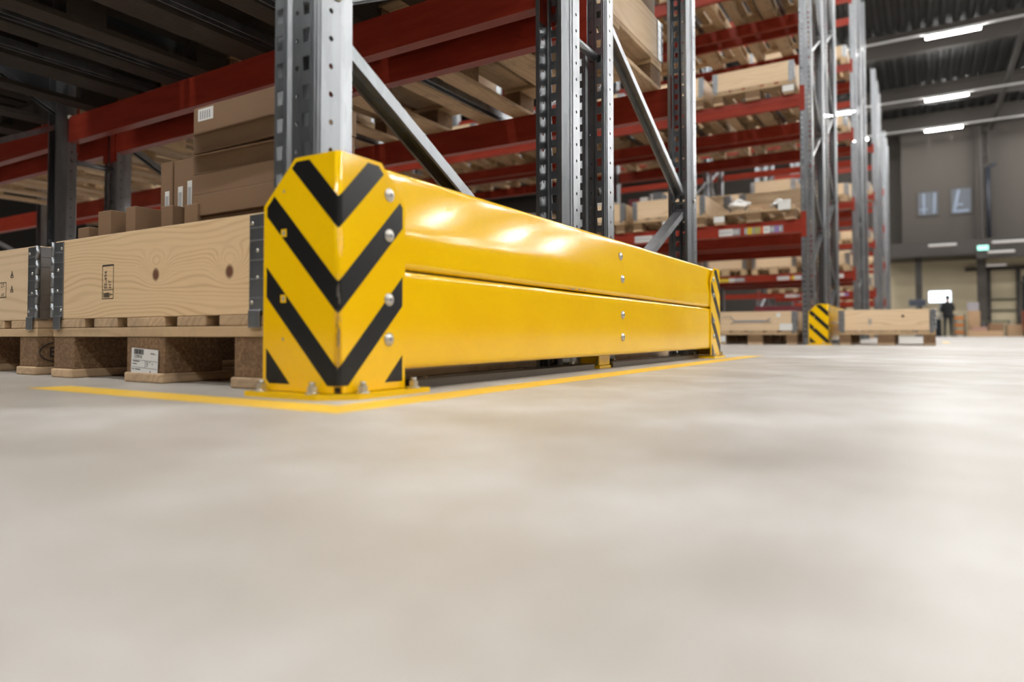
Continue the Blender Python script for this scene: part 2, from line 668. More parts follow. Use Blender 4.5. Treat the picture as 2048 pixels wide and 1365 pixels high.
ORD2 = ['first', 'second', 'third', 'fourth', 'fifth', 'sixth', 'seventh', 'eighth', 'ninth', 'tenth', 'eleventh']
lp = None
TRUNK = (-9.0, -3.2, 4.4, 12.0, 18.8, 25.75, 32.9, 38.0)
for k, x in enumerate(TRUNK):
    m = MB()
    m.box((x - .03, -30, 10.12), (x + .03, 42, 10.18), LAMPBODY)
    structure(m.build('trim_lamp_track_%d' % (k + 1)))
    for j in range(-6, 4):
        if x > 26 and j > 1:
            continue
        y = -1.75 + 4.0 * j
        if lp is None:
            lp = o = lamp_proto()
            o.location = (x, y, 10.0)
        else:
            o = dup(lp, (x, y, 10.0))
        seen = {25.75: 'lit white ceiling batten, longest and topmost in view', 32.9: 'lit white ceiling batten, middle one of the three',
                38.0: 'lit white ceiling batten just in front of the office wall'}
        if j == 0 and x in seen:
            tag(o, seen[x], 'ceiling lamp', 'ceiling battens over the cross aisle')
        else:
            tag(o, 'lit ceiling batten, %s track from the near end, %s along it from the right wall' % (ORD2[k], ORD2[j + 6]), 'ceiling lamp', 'ceiling battens of the hall')

# dim tubes below the mezzanine
for (x, y0, y1, z, t) in ((38.4, -1.04, -2.2, 4.42, 'short dim tube lamp below the office box'),
                          (38.4, -3.42, -4.45, 3.95, 'bright tube lamp right of the exit sign'),
                          (38.8, -3.62, -5.0, 4.45, 'thin tube lamp above the brighter tube, right of exit sign'),
                          (41.8, -3.3, -4.4, 3.62, 'faint tube lamp above the sliding door frame')):
    r = empty('tube_lamp', (x, (y0 + y1) / 2, z))
    m = MB()
    h = abs(y1 - y0) / 2
    m.box((-.05, -h, .03), (.05, h, .08), LAMPBODY)
    m.build('lamp_housing', r)
    m = MB()
    m.cyl((0, -h, 0), (0, h, 0), .032, LAMPSOFT, 10)
    m.build('tube', r)
    m = MB()
    top = (4.06 if x > 39.6 else 11.42) - z
    for q in (-.8, .8):
        m.cyl((0, q * h, .07), (0, q * h, top), .003, GIRDER, 6)
    m.build('hanger_wire', r)
    tag(r, t, 'lamp', 'tube lamps under the mezzanine')

r = empty('exit_sign', (39.52, -3.30, 4.31))
m = MB()
m.box((-.05, -.24, -.13), (.03, .24, .13), GREYBOX, .01)
m.build('sign_housing', r)
m = MB()
m.box((-.06, -.22, -.11), (-.05, .22, .11), EXITG)
m.build('sign_panel', r)
m = MB()
m.box((.02, -.04, -.05), (.08, .04, .05), GREYBOX)
m.build('wall_bracket', r)
tag(r, 'glowing green exit sign hanging under the beige pillar', 'exit sign')


# ------------------------------------------------------------------ rack posts
POST_H = 7.15
POST_W = 0.115


def sheet_post(flip):
    """Perforated omega upright. Web outer face at x=0, body towards +x (flip: -x)."""
    bm = bmesh.new()
    rows = int(POST_H / 0.05)
    # section path (x, y) with hole type of the panel that follows
    path = [((.100, .026), None), ((.100, .014), None), ((.060, .002), None), ((.055, .0), 'o'), ((.008, .0), None),
            ((.0, .007), None), ((.0, .013), 'k'), ((.0, .034), None), ((.0, .040), None), ((.009, .046), 'o'), ((.009, .069), None),
            ((.0, .075), None), ((.0, .081), 'k'), ((.0, .102), None), ((.0, .108), None), ((.008, .115), 'o'), ((.055, .115), None),
            ((.060, .113), None), ((.100, .101), None), ((.100, .089), None)]
    cache = {}

    def V(x, y, z):
        k = (round(x, 5), round(y, 5), round(z, 5))
        if k not in cache:
            cache[k] = bm.verts.new(k)
        return cache[k]

    def F(*vs):
        try:
            bm.faces.new(vs)
        except ValueError:
            pass
    for i in range(len(path) - 1):
        (p, typ), (q, _) = path[i], path[i + 1]
        if typ is None:
            F(V(p[0], p[1], 0), V(q[0], q[1], 0), V(q[0], q[1], POST_H), V(p[0], p[1], POST_H))
            continue
        L = math.hypot(q[0] - p[0], q[1] - p[1])

        def W(s, z):
            t = s / L
            return V(p[0] + (q[0] - p[0]) * t, p[1] + (q[1] - p[1]) * t, z)
        for r in range(rows):
            z0, z1 = r * 0.05, (r + 1) * 0.05
            a, b, c, d = W(0, z0), W(L, z0), W(L, z1), W(0, z1)
            if typ == 'k':                       # keyhole: taller than wide, narrower below
                hb, ht = z0 + .012, z0 + .038
                w0, w1 = (.004, L - .003), (.002, L - .001)
                e, f, g, h = W(w0[0], hb), W(w0[1], hb), W(w1[1], ht), W(w1[0], ht)
                F(a, b, f, e); F(b, c, g, f); F(c, d, h, g); F(d, a, e, h)
            else:                                # small round hole
                rad = .0050
                zc = (z0 + z1) / 2
                o8 = [W(L / 2 + rad * math.cos(math.pi / 4 * j - 3 * math.pi / 4), zc + rad * math.sin(math.pi / 4 * j - 3 * math.pi / 4)) for j in range(8)]
                F(a, b, o8[2], o8[1], o8[0]); F(b, c, o8[4], o8[3], o8[2])
                F(c, d, o8[6], o8[5], o8[4]); F(d, a, o8[0], o8[7], o8[6])
    bmesh.ops.recalc_face_normals(bm, faces=bm.faces[:])
    bmesh.ops.solidify(bm, geom=bm.faces[:], thickness=0.002)
    if flip:
        for v in bm.verts:
            v.co.x = -v.co.x
        bmesh.ops.reverse_faces(bm, faces=bm.faces[:])
    me = bpy.data.meshes.new('post')
    bm.to_mesh(me)
    bm.free()
    me.materials.append(GALV)
    return me


def plain_post(flip):
    m = MB()
    pts = [(.100, .026), (.100, .014), (.060, .002), (.055, 0), (0, 0), (0, .04), (.009, .046), (.009, .069), (0, .075), (0, .115), (.055, .115),
           (.060, .113), (.100, .101), (.100, .089), (.098, .089), (.098, .099), (.058, .111), (.003, .112), (.003, .077), (.011, .071),
           (.011, .044), (.003, .038), (.003, .003), (.058, .004), (.098, .016), (.098, .026)]
    if flip:
        pts = [(-x, y) for x, y in pts]
    m.prism(pts, 2, 0, POST_H, GALV)
    return m.mesh('post')


POST_ME = {False: sheet_post(False), True: sheet_post(True)}


def foot_plate_mesh():
    m = MB()
    m.box((-.02, -.02, 0), (.12, .135, .006), GALV, .001)
    m.box((-.004, .02, .006), (.0, .095, .07), GALV)
    m.cyl((.03, -.008, .006), (.03, -.008, .024), .009, ZINC, 6, smooth=False)
    m.cyl((.09, .125, .006), (.09, .125, .024), .009, ZINC, 6, smooth=False)
    return m.mesh('foot_plate')


FOOT_ME = foot_plate_mesh()


def channel(m, p, q, up, mat, w=.046, d=.026, t=.0022, lip=.007):
    """C-channel from p to q; web on the 'up' side, flanges pointing away, w measured along Y."""
    p, q, up = Vector(p), Vector(q), Vector(up)
    ax = (q - p).normalized()
    up = (up - ax * up.dot(ax)).normalized()
    sd = Vector((0, 1, 0))
    sec = [(-w / 2 + lip, -d), (-w / 2, -d), (-w / 2, 0), (w / 2, 0), (w / 2, -d), (w / 2 - lip, -d),
           (w / 2 - lip, -d + t), (w / 2 - t, -d + t), (w / 2 - t, -t), (-w / 2 + t, -t), (-w / 2 + t, -d + t), (-w / 2 + lip, -d + t)]
    A = [m.bm.verts.new(p + sd * a + up * b) for a, b in sec]
    B = [m.bm.verts.new(q + sd * a + up * b) for a, b in sec]
    k = m.mi(mat)
    n = len(sec)
    for i in range(n):
        f = m.bm.faces.new((A[i], A[(i + 1) % n], B[(i + 1) % n], B[i]))
        f.material_index = k
    m.bm.faces.new(A[::-1]).material_index = k
    m.bm.faces.new(B).material_index = k


def make_frame(xf, xr, mirrored, near):
    """upright frame standing at y=0..POST_W; xf, xr: outer faces of the front and rear webs."""
    r = empty('upright_frame')
    link('post', POST_ME[False], r, (xf, 0, .006))
    link('post', POST_ME[True], r, (xr, 0, .006))
    link('foot_plate', FOOT_ME, r, (xf, 0, 0))
    fp = link('foot_plate', FOOT_ME, r, (xr, POST_W, 0), math.pi)
    zs = []
    z, side = .165, 1
    while z < POST_H - .4:
        zs.append((z, side))
        z += .55
        side = -side
    yc = POST_W / 2 - .004
    a, b = xf + .066, xr - .066
    X = {1: b, -1: a}
    if mirrored:
        X = {1: a, -1: b}
    mm = None if near else MB()
    for (z0, s0), (z1, s1) in zip(zs[:-1], zs[1:]):
        x0, x1 = X[s0], X[s1]
        m_ = MB() if near else mm
        channel(m_, (x0, yc, z0 + .03), (x1, yc, z1 - .03), (0, 0, 1), GALV)
        if near:
            o = m_.build('brace', r)
    if not near:
        mm.build('bracing', r)
    bb = MB()
    for z0, s0 in zs:
        x = X[s0] + (.02 if X[s0] > (xf + xr) / 2 else -.02)
        bb.cyl((x, -.004, z0), (x, POST_W + .004, z0), .006, ZINC, 8)
        bb.dome((x, -.004, z0), (0, -1, 0), .011, .006, ZINC, 10, 3)
    bb.build('brace_bolt', r)
    return r


# rack geometry (metres): web faces of the two frame lines of one double row
FA, FB = (.045, 1.110), (1.308, 2.365)
ROW_X = [0.0, 6.495, 12.99, 19.49, 25.98]
ROW_Y = [.100, .125, .180, .200, .250]
BAY = 2.97
ROWN = ['near rack', 'second rack row', 'third rack row', 'fourth rack row', 'farthest rack row']
protoN = {'A': make_frame(*FA, False, True), 'B': make_frame(*FB, True, True)}
protoF = {}
LV = [1.13, 2.405, 3.68, 4.955, 6.23]
BEAM_H = .135


def frame_at(row, half, k):
    near = row <= 1 and k <= 1
    if near:
        P = protoN
    else:
        if half not in protoF:
            protoF[half] = make_frame(*(FA if half == 'A' else FB), half == 'B', False)
        P = protoF
    key = (near, half)
    pr = P[half]
    loc = (ROW_X[row], ROW_Y[row] + BAY * k, 0)
    if key not in used:
        used.add(key)
        pr.location = loc
        o = pr
    else:
        o = dup(pr, loc)
    if row == 0 and k == 0:
        t = ('perforated galvanised upright frame right behind the near yellow corner guard' if half == 'A'
             else 'perforated galvanised upright frame behind the far half of the long yellow barrier')
    else:
        hn = 'front' if half == 'A' else 'rear'
        t = 'perforated galvanised upright frame, %s, %s half, %s frame from the aisle' % (ROWN[row], hn, ORD[k])
    tag(o, t, 'rack frame', 'upright frames of the %s' % ROWN[row])
    return o


used = set()
FRAMES = {0: 3, 1: 6, 2: 3, 3: 2, 4: 2}
for row, n in FRAMES.items():
    for k in range(n):
        for half in 'AB':
            frame_at(row, half, k)

# row spacers between the back-to-back frames
sp0 = None
for row in (0, 1):
    for k, z in ((0, 1.04), (1, 1.04), (0, 2.6)):
        if row == 0 and z > 2:
            continue
        if sp0 is None:
            m = MB()
            m.cyl((1.09, 0, 0), (1.33, 0, 0), .014, GALV, 14)
            m.box((1.085, -.02, -.02), (1.09, .02, .02), GALV)
            m.box((1.33, -.02, -.02), (1.335, .02, .02), GALV)
            sp0 = o = m.build('row_spacer')
        else:
            o = dup(sp0, (0, 0, 0))
        o.location = (ROW_X[row], ROW_Y[row] + BAY * k + .04, z)
        tag(o, 'round steel row spacer %s joining the two frames of the %s, %s frame' % (
            'low' if z < 2 else 'high', ROWN[row], ORD[k]), 'row spacer', 'row spacers')


# ------------------------------------------------------------------ beams
def make_beam(front):
    """beam spanning y=0..BAY-POST_W; visible face towards -x when front."""
    r = empty('rack_beam')
    L = BAY - POST_W
    s = 1 if front else -1
    m = MB()
    pts = [(0, 0), (.048, 0), (.048, BEAM_H), (.010, BEAM_H), (.008, BEAM_H - .04), (0, BEAM_H - .044)]
    pts = [(s * x, z) for x, z in pts]
    m.prism(pts, 1, .002, L - .002, RED)
    m.build('box_section', r)
    cm = []
    for y0, sg in ((0, -1), (L, 1)):
        m = MB()
        m.box((min(-s * .005, -s * .001), min(y0, y0 + sg * .048), -.05), (max(-s * .005, -s * .001), max(y0, y0 + sg * .048), BEAM_H + .07), RED)
        m.box((min(-s * .005, s * .052), y0 - .003 if sg < 0 else y0 - .001, -.05), (max(-s * .005, s * .052), y0 + .001 if sg < 0 else y0 + .003, BEAM_H + .07), RED)
        m.build('beam_connector', r)
    return r


beamF, beamR = make_beam(True), make_beam(False)
BUSED = set()
LINES = [('front', FA[0], True), ('inner front', FA[1], False), ('inner rear', FB[0], True), ('rear', FB[1], False)]
LVN = ['first', 'second', 'third', 'fourth', 'fifth']


def beam_at(row, line, lev, k):
    nm, x, fr = LINES[line]
    P = beamF if fr else beamR
    loc = (ROW_X[row] + x, ROW_Y[row] + BAY * k + POST_W, LV[lev])
    if fr not in BUSED:
        BUSED.add(fr)
        o = P
        o.location = loc
    else:
        o = dup(P, loc)
    tag(o, 'red steel beam, %s, %s line, %s level, %s bay from the aisle' % (ROWN[row], nm, LVN[lev], ORD[k]),
        'rack beam', 'red beams of the %s' % ROWN[row])
    return o


BEAMS = []
BEAMS += [(0, l, 0, k) for k in (0, 1) for l in (0, 1, 2, 3)] + [(0, l, 0, 2) for l in (2, 3)]
BEAMS += [(1, l, 0, k) for k in range(4) for l in (0, 1, 2, 3)]
BEAMS += [(1, l, 1, k) for k in range(5) for l in (0, 1, 2, 3)]
BEAMS += [(1, l, 2, k) for k in range(2) for l in (0, 1, 2, 3)]
BEAMS += [(2, l, v, k) for k in range(2) for v in (0, 1, 2) for l in (0, 1, 2, 3)] + [(2, l, 3, 0) for l in (0, 1, 2, 3)] + [(2, 0, 4, 0), (2, 1, 4, 0)]
BEAMS += [(3, l, v, 0) for v in (0, 1, 2, 3) for l in (0, 3)] + [(3, 0, 0, 1)]
BEAMS += [(4, l, v, 0) for v in (0, 1, 2, 3) for l in (0, 3)]
beams = {}
for b in BEAMS:
    beams[b] = beam_at(*b)

# location labels stuck to the front beams
LABCOL = {'white': PAPER, 'grey': INKGREY, 'yellow': plain('yellow_label', (0.65, 0.48, 0.03), .5), 'olive': plain('olive_label', (.36, .34, .12), .5),
          'violet': plain('violet_label', (.25, .16, .38), .5), 'orange': plain('orange_label', (.62, .12, .03), .5)}


def beam_labels(row, lev, k, sets):
    b = beams[(row, 0, lev, k)]
    for y0, seq in sets:
        m = MB()
        y = y0
        for c, w in seq:
            m.box((-.0016, y - w, .014), (-.0002, y, .085), LABCOL[c])
            if c in ('white', 'grey'):
                yy = y - .01
                while yy > y - w + .01:
                    m.box((-.0020, yy - .006, .03), (-.0014, yy, .07), INKGREY if c == 'white' else PAPER)
                    yy -= .014 if c == 'white' else .02
            y -= w
        m.build('location_label', b)


ROWSET = [(1.0 - .19, [('white', .14), ('grey', .08)]), (.55, [('grey', .03), ('yellow', .05), ('grey', .02), ('olive', .06), ('orange', .03)]),
          (.36, [('white', .06), ('grey', .05), ('violet', .04), ('grey', .04)])]
beam_labels(1, 0, 0, ROWSET + [(1.75, [('white', .20), ('grey', .03), ('violet', .04)]), (2.45, [('grey', .10), ('violet', .06)])])
beam_labels(2, 0, 0, [(1.3, [('white', .22), ('orange', .04), ('yellow', .05), ('white', .12), ('violet', .08)]), (2.5, [('violet', .1), ('yellow', .2), ('white', .1), ('grey', .2)]),
                      (.35, [('white', .2)])])
beam_labels(2, 0, 1, [(.9, [('white', .22), ('orange', .04), ('yellow', .05), ('white', .12)]), (2.2, [('violet', .1), ('yellow', .2), ('white', .1)])])
beam_labels(3, 0, 0, [(1.0, [('white', .3), ('violet', .1)]), (2.2, [('white', .3), ('grey', .1)])])


# ------------------------------------------------------------------ pallets
DY = [(-.4, -.255), (-.214, -.114), (-.0725, .0725), (.114, .214), (.255, .4)]
BX = [(-.6, -.455), (-.0725, .0725), (.455, .6)]
BYW = [(-.4, -.3), (-.0725, .0725), (.3, .4)]


def make_pallet(detail):
    if not detail:
        m = MB()
        for y0, y1 in DY:
            m.box((-.6, y0, .122), (.6, y1, .144), PALX)
        for x0, x1 in BX:
            m.box((x0, -.4, .100), (x1, .4, .122), PALY)
            for y0, y1 in BYW:
                m.box((x0, y0, .022), (x1, y1, .100), PALY)
        for y0, y1 in BYW:
            m.box((-.6, y0, 0), (.6, y1, .022), PALX)
        return m.build('wooden_pallet')
    r = empty('wooden_pallet')
    rnd = random.Random(3)
    for y0, y1 in DY:
        m = MB()
        m.box((-.6, y0 + rnd.uniform(0, .003), .122), (.6, y1 - rnd.uniform(0, .003), .144), PALX, .0025)
        m.build('deck_board', r)
    for x0, x1 in BX:
        m = MB()
        m.box((x0, -.4, .100), (x1, .4, .1215), PALY, .0015)
        m.build('stringer_board', r)
        for y0, y1 in BYW:
            m = MB()
            m.box((x0 + rnd.uniform(0, .003), y0 + rnd.uniform(0, .003), .022), (x1 - .001, y1 - rnd.uniform(0, .003), .0998), CHIP, .0015)
            m.build('block', r)
    for y0, y1 in BYW:
        m = MB()
        m.box((-.605, y0, 0), (.605, y1, .0218), PALX, .004, segs=2)
        m.build('bottom_board', r)
    return r


def make_collar(detail):
    """frame of four boards with galvanised corner hinges, .195 high; origin centre bottom."""
    H = .195
    if not detail:
        m = MB()
        for s in (-1, 1):
            m.box((s * .6 - (.02 if s > 0 else 0), -.38, 0), (s * .6 + (.02 if s < 0 else 0), .38, H), PINE)
            m.box((-.58, s * .4 - (.02 if s > 0 else 0), 0), (.58, s * .4 + (.02 if s < 0 else 0), H), PINEX)
            for q in (-1, 1):
                for t_ in range(5):
                    m.box((s * .603 - .003, q * .4 - (.075 if q > 0 else 0), .003 + t_ * .039), (s * .603 + .003, q * .4 + (.075 if q < 0 else 0), .034 + t_ * .039), GALVD)
                m.box((s * .6 - (.05 if s > 0 else 0), q * .402 - .002, 0), (s * .6 + (.05 if s < 0 else 0), q * .402 + .002, H), GALVD)
                m.box((s * .606 - .002, q * .38 - .02, -.035), (s * .606 + .002, q * .38 + .012, .0), GALVD)
        return m.build('pallet_collar')
    r = empty('pallet_collar')
    for s in (-1, 1):
        m = MB()
        xs = sorted((s * .6, s * .58))
        m.box((xs[0], -.395, 0), (xs[1], .395, H), PINE, .0015)
        m.build('end_board', r)
        m = MB()
        ys = sorted((s * .4, s * .38))
        m.box((-.575, ys[0], 0), (.575, ys[1], H), PINEX, .0015)
        m.build('long_board', r)
    for s in (-1, 1):
        for q in (-1, 1):
            m = MB()
            X0, X1 = sorted((s * .6, s * .6025))
            # plate on the end board, folded corner, plate on the long board
            ya, yb = sorted((q * .352, q * .398))
            m.box((X0, ya, .002), (X1, yb, H - .003), GALVD, .0006)
            Y0, Y1 = sorted((q * .4, q * .4025))
            xa, xb = sorted((s * .595, s * .545))
            m.box((xa, Y0, .002), (xb, Y1, H - .003), GALVD, .0006)
            for j in range(5):
                z0 = .004 + j * .0385
                m.cyl((s * .6015, q * .4015, z0), (s * .6015, q * .4015, z0 + .0355), .0052, GALVD, 10)
            for z in (.030, .067, .104, .141, .166):
                m.box((X0 + (.0 if s > 0 else -.0014), ya + .004, z - .0016), (X1 + (.0014 if s > 0 else 0), yb - .003, z + .0016), GALV, .0008)
                m.box((xa + .003, Y0 - (.0014 if q < 0 else 0), z - .0016), (xb - .004, Y1 + (.0014 if q > 0 else 0), z + .0016), GALV, .0008)
            # folded foot that hooks the pallet
            tx0, tx1 = sorted((s * .6045, s * .6075))
            t0, t1 = sorted((q * .355, q * .388))
            m.box((tx0, t0, -.026), (tx1, t1, .008), GALVD, .0012)
            m.prism([(X0, .004), (X1, .012), (tx1, .006), (tx1, -.002), (tx0, -.002)], 1, t0, t1, GALV)
            h = m.build('corner_hinge', r)
            for z, yy in ((.175, .360), (.122, .376), (.070, .376), (.022, .360)):
                m = MB()
                m.dome((s * .6025, q * yy, z), (s, 0, 0), .0042, .0024, ZINC, 10, 3)
                m.build('rivet', h)
    return r


PD, PF = make_pallet(True), make_pallet(False)
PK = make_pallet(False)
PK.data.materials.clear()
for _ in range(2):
    PK.data.materials.append(SHADEPAL)
PK.name = 'shade_toned_pallet'
CD, CF = make_collar(True), make_collar(False)
puse = {}


def put(proto, loc, label, cat, group, rotz=0.0):
    o = dup(proto, loc, rotz)
    tag(o, label, cat, group)
    return o


# --- near crate: pallet, collar, markings
NX, NY = .08 + .6, .2687 + .4
p0 = put(PD, (NX, NY, 0), 'wooden block pallet on the floor with white barcode label, beside the corner guard', 'pallet', 'floor pallets of the near rack')
c0 = put(CD, (NX, NY, .144), 'fresh pine pallet collar with two knots, stamped EE-494', 'pallet collar', 'pallet collars of the near rack')


def text_mesh(body, size, mat, name='lettering', align='LEFT'):
    cu = bpy.data.curves.new(name, 'FONT')
    cu.body = body
    cu.size = size
    cu.align_x = align
    cu.extrude = 0.0001
    cu.materials.append(mat)
    cu.resolution_u = 3
    to = bpy.data.objects.new('tmp_text', cu)
    COL.objects.link(to)
    dg = bpy.context.evaluated_depsgraph_get()
    me = bpy.data.meshes.new_from_object(to.evaluated_get(dg))
    bpy.data.objects.remove(to)
    me.name = name
    return me


def text_on_x(body, size, mat, parent, x, y, z, rot=0.0, name='lettering', sx=1.0):
    """text lying in a plane x=const facing -x; reads towards -y; rot turns it anticlockwise."""
    me = text_mesh(body, size, mat, name)
    M = Matrix(((0, 0, -1, 0), (-1, 0, 0, 0), (0, 1, 0, 0), (0, 0, 0, 1)))
    me.transform(Matrix.Translation((x, y, z)) @ M @ Matrix.Rotation(rot, 4, 'Z') @ Matrix.Diagonal((sx, 1, 1, 1)))
    o = bpy.data.objects.new(name, me)
    COL.objects.link(o)
    o.parent = parent
    return o


def rects_x(name, parent, x, rects, mat, t=.0003):
    """thin rectangles on a plane facing -x: (y0,z0,y1,z1)"""
    m = MB()
    for y0, z0, y1, z1 in rects:
        m.box((x - t, min(y0, y1), min(z0, z1)), (x, max(y0, y1), max(z0, z1)), mat)
    return m.build(name, parent)


# the knotty front board of the near collar gets its own mesh and wood
for ch in list(c0.children):
    if ch.name.startswith('end_board') and ch.data.vertices[0].co.x < 0:
        ch.data = ch.data.copy()
        ch.data.materials[0] = PINE_NEAR

# stamp: outline, divider, EE-494 / HT reading upwards, wheat sign
sy0, sy1, sz0, sz1 = .845 - NY, .797 - NY, .188 - .144, .268 - .144
w = .0016
fx = -.6002
rects_x('stamp_frame', c0, fx, [(sy0, sz0, sy0 - w, sz1), (sy1 + w, sz0, sy1, sz1), (sy0, sz0, sy1, sz0 + w), (sy0, sz1 - w * 2.2, sy1, sz1),
                                (sy0, sz0 + .0205, sy1, sz0 + .0205 + w)], INK)
text_on_x('EE-494', .0170, INK, c0, fx - .0002, sy0 - .0205, sz0 + .0240, math.pi / 2, 'stamp_text', .86)
text_on_x('HT', .0165, INK, c0, fx - .0002, sy0 - .0390, sz0 + .0240, math.pi / 2, 'stamp_text', .9)
wh = [(sy0 - .005, sz0 + .004, sy0 - .0065, sz0 + .017)]
wh += [(sy0 - .010 - i * .0055, sz0 + .003, sy0 - .0125 - i * .0055, sz0 + .016 - abs(i - 2) * .001) for i in range(4)]
wh += [(sy0 - .008, sz0 + .006 + i * .003, sy0 - .036, sz0 + .0072 + i * .003) for i in range(3)]
wh += [(sy0 - .034, sz0 + .009, sy0 - .044, sz0 + .011)]
rects_x('stamp_sign', c0, fx, wh, INK)

# white barcode label on the middle block of the near pallet
lb = empty('barcode_label')
lb.parent = p0
lb.location = (-.6015, .7180 - NY, .0235)
lb.rotation_euler = (math.radians(3.0), 0, 0)
m = MB()
m.box((-.0006, -.101, -.004), (0, 0, .053), PAPER)
m.build('label_sheet', lb)
rb = random.Random(5)
y = -.010
bars = []
while y > -.046:
    wbar = rb.choice((.0008, .0012, .0018))
    bars.append((y, .0400, y - wbar, .0515))
    y -= wbar + rb.choice((.0008, .0012))
rects_x('barcode', lb, -.0006, bars, INK)
text_on_x('1378918', .0105, INK, lb, -.0008, -.0095, .0315, 0, 'label_number', .85)
ln = [(-.004, .0270, -.099, .0276), (-.004, .0110, -.099, .0116), (-.054, .0270, -.0546, .0110)]
ln += [(-.006, .0235, -.032, .0255), (-.006, .0175, -.022, .0192), (-.005, .0060, -.012, .0078), (-.016, .0060, -.036, .0078),
       (-.058, .0235, -.064, .0250), (-.058, .0195, -.066, .0210), (-.058, .0150, -.064, .0165), (-.070, .0235, -.073, .0250), (-.079, .0205, -.083, .0222),
       (-.073, .0440, -.088, .0450), (-.073, .0425, -.094, .0430), (-.0735, .0000, -.0755, .0065)]
rects_x('label_print', lb, -.0006, ln, INK)
lb.name = 'barcode_label'

# --- neighbour crate to the left and further ones in the near row
p1 = put(PD, (NX + .012, 1.18 + .4, 0), 'wooden block pallet under the second crate, left of the EE-494 crate', 'pallet', 'floor pallets of the near rack')
c1 = put(CD, (NX + .012, 1.18 + .4, .144), 'pine pallet collar with warning triangle stamps at left edge of picture', 'pallet collar', 'pallet collars of the near rack')
p2 = put(PD, (NX, 2.09 + .4, 0), 'wooden pallet on the floor, third crate from the corner guard', 'pallet', 'floor pallets of the near rack')
YC = 1.58
st = []
for z in (.225, .265):
    z -= .144
for zc in (.262 - .144, .222 - .144):
    yy = 1.322 - YC
    m = MB()
    a, b_, h_ = yy + .008, yy - .008, .017
    for (P_, Q_) in (((a, zc), (b_, zc)), ((a, zc), (yy, zc + h_)), ((b_, zc), (yy, zc + h_))):
        pa, pb = Vector((fx - .0002, P_[0], P_[1])), Vector((fx - .0002, Q_[0], Q_[1]))
        m.cyl(pa, pb, .0007, INK, 5)
    m.box((fx - .0004, yy - .002, zc + .003), (fx - .0001, yy + .002, zc + .008), INK)
    m.build('stamp_triangle', c1)
s0, s1, t0_, t1_ = 1.415 - YC, 1.355 - YC, .208 - .144, .250 - .144
rects_x('stamp_frame', c1, fx, [(s0, t0_, s0 - w, t1_), (s1 + w, t0_, s1, t1_), (s0, t0_, s1, t0_ + w), (s0, t1_ - w, s1, t1_)], INK)
text_on_x('LT-', .015, INK, c1, fx - .0002, s0 - .030, t1_ - .014, 0, 'stamp_text')
text_on_x('HT', .013, INK, c1, fx - .0002, s0 - .032, t0_ + .003, 0, 'stamp_text')


def text_on_y(body, size, mat, parent, x, y, z, name='lettering'):
    me = text_mesh(body, size, mat, name, 'CENTER')
    M = Matrix(((1, 0, 0, 0), (0, 0, -1, 0), (0, 1, 0, 0), (0, 0, 0, 1)))
    me.transform(Matrix.Translation((x, y, z)) @ M)
    o = bpy.data.objects.new(name, me)
    COL.objects.link(o)
    o.parent = parent
    return o


def oval_y(parent, x, y, z, rx, rz, tube=.0012, name='brand_oval'):
    m = MB()
    n = 28
    P = [Vector((x + rx * math.cos(2 * math.pi * i / n), y, z + rz * math.sin(2 * math.pi * i / n))) for i in range(n)]
    for i in range(n):
        m.cyl(P[i], P[(i + 1) % n], tube, INK, 5)
    return m.build(name, parent)


oval_y(p1, -.535, -.4005, .060, .058, .028)
text_on_y('EUR', .040, INK, p1, -.535, -.4008, .046, 'brand_text')


# --- cartons standing in the near crate
def carton(x0, y0, z0, x1, y1, z1, label, cat='carton', group=None, mat=None, labels=(), flap=None, name='carton', tilt=0.0):
    mat = mat or CARD
    cx, cy = (x0 + x1) / 2, (y0 + y1) / 2
    r = empty(name, (cx, cy, z0), tilt)
    hx, hy, h = (x1 - x0) / 2, (y1 - y0) / 2, z1 - z0
    m = MB()
    m.box((-hx, -hy, 0), (hx, hy, h), mat, min(.0015, h / 8))
    m.build('carton_body', r)
    m = MB()
    m.box((-.0008, -hy + .002, h), (.0008, hy - .002, h + .0006), INK)
    m.build('flap_seam', r)
    for (ya, za, yb, zb) in labels:
        m = MB()
        m.box((-hx - .0006, ya - cy, za - z0), (-hx, yb - cy, zb - z0), PAPER)
        for i in range(5):
            yy = ya - cy + (yb - ya) * (.2 + .15 * i)
            m.box((-hx - .0009, yy, za - z0 + (zb - za) * .15), (-hx - .0005, yy + (yb - ya) * .06, za - z0 + (zb - za) * .8), INKGREY)
        m.build('carton_label', r)
    if flap:
        m = MB()
        for (dy, ang) in flap:
            m.prism([(-hx, h), (-hx - .028, h - .012 + ang), (-hx - .027, h - .014 + ang), (-hx, h - .002)], 1, -hy + .004, hy - .004, mat)
        m.build('open_flap', r)
    tag(r, label, cat, group)
    return r


G = 'cartons in the near crate'
zb = .146
zs = [.146, .191, .236, .281, .326, .364, .412, .458, .504, .549]
names = ['bottom flat brown carton of the tall stack in the near crate', 'second flat carton from the bottom of the tall stack',
         'third flat carton from the bottom of the tall stack', 'fourth flat carton from the bottom of the tall stack',
         'flat carton just above the crate rim in the tall stack', 'sixth flat carton, above the rim carton, in the tall stack',
         'flat carton beneath the crooked one in the tall stack', 'crooked flat carton with a lifted flap, third from the top',
         'puffed flat carton with open flap under the labelled top carton']
for i in range(9):
    z0_, z1_ = zs[i], zs[i + 1] - .001
    off = [0, 0, 0, 0, .004, -.006, 0, .006, -.004][i]
    carton(.135 + off, .295, z0_, .345 + off, .585 + off, z1_, names[i], group=G, flap=((0, 0),) if i in (7, 8) else None, tilt=[0, 0, 0, 0, .01, -.01, 0, .03, -.02][i])
carton(.135, .295, .550, .345, .585, .607, 'top carton of the tall stack with a white striped label', group=G,
       labels=((.515, .575, .568, .602),))
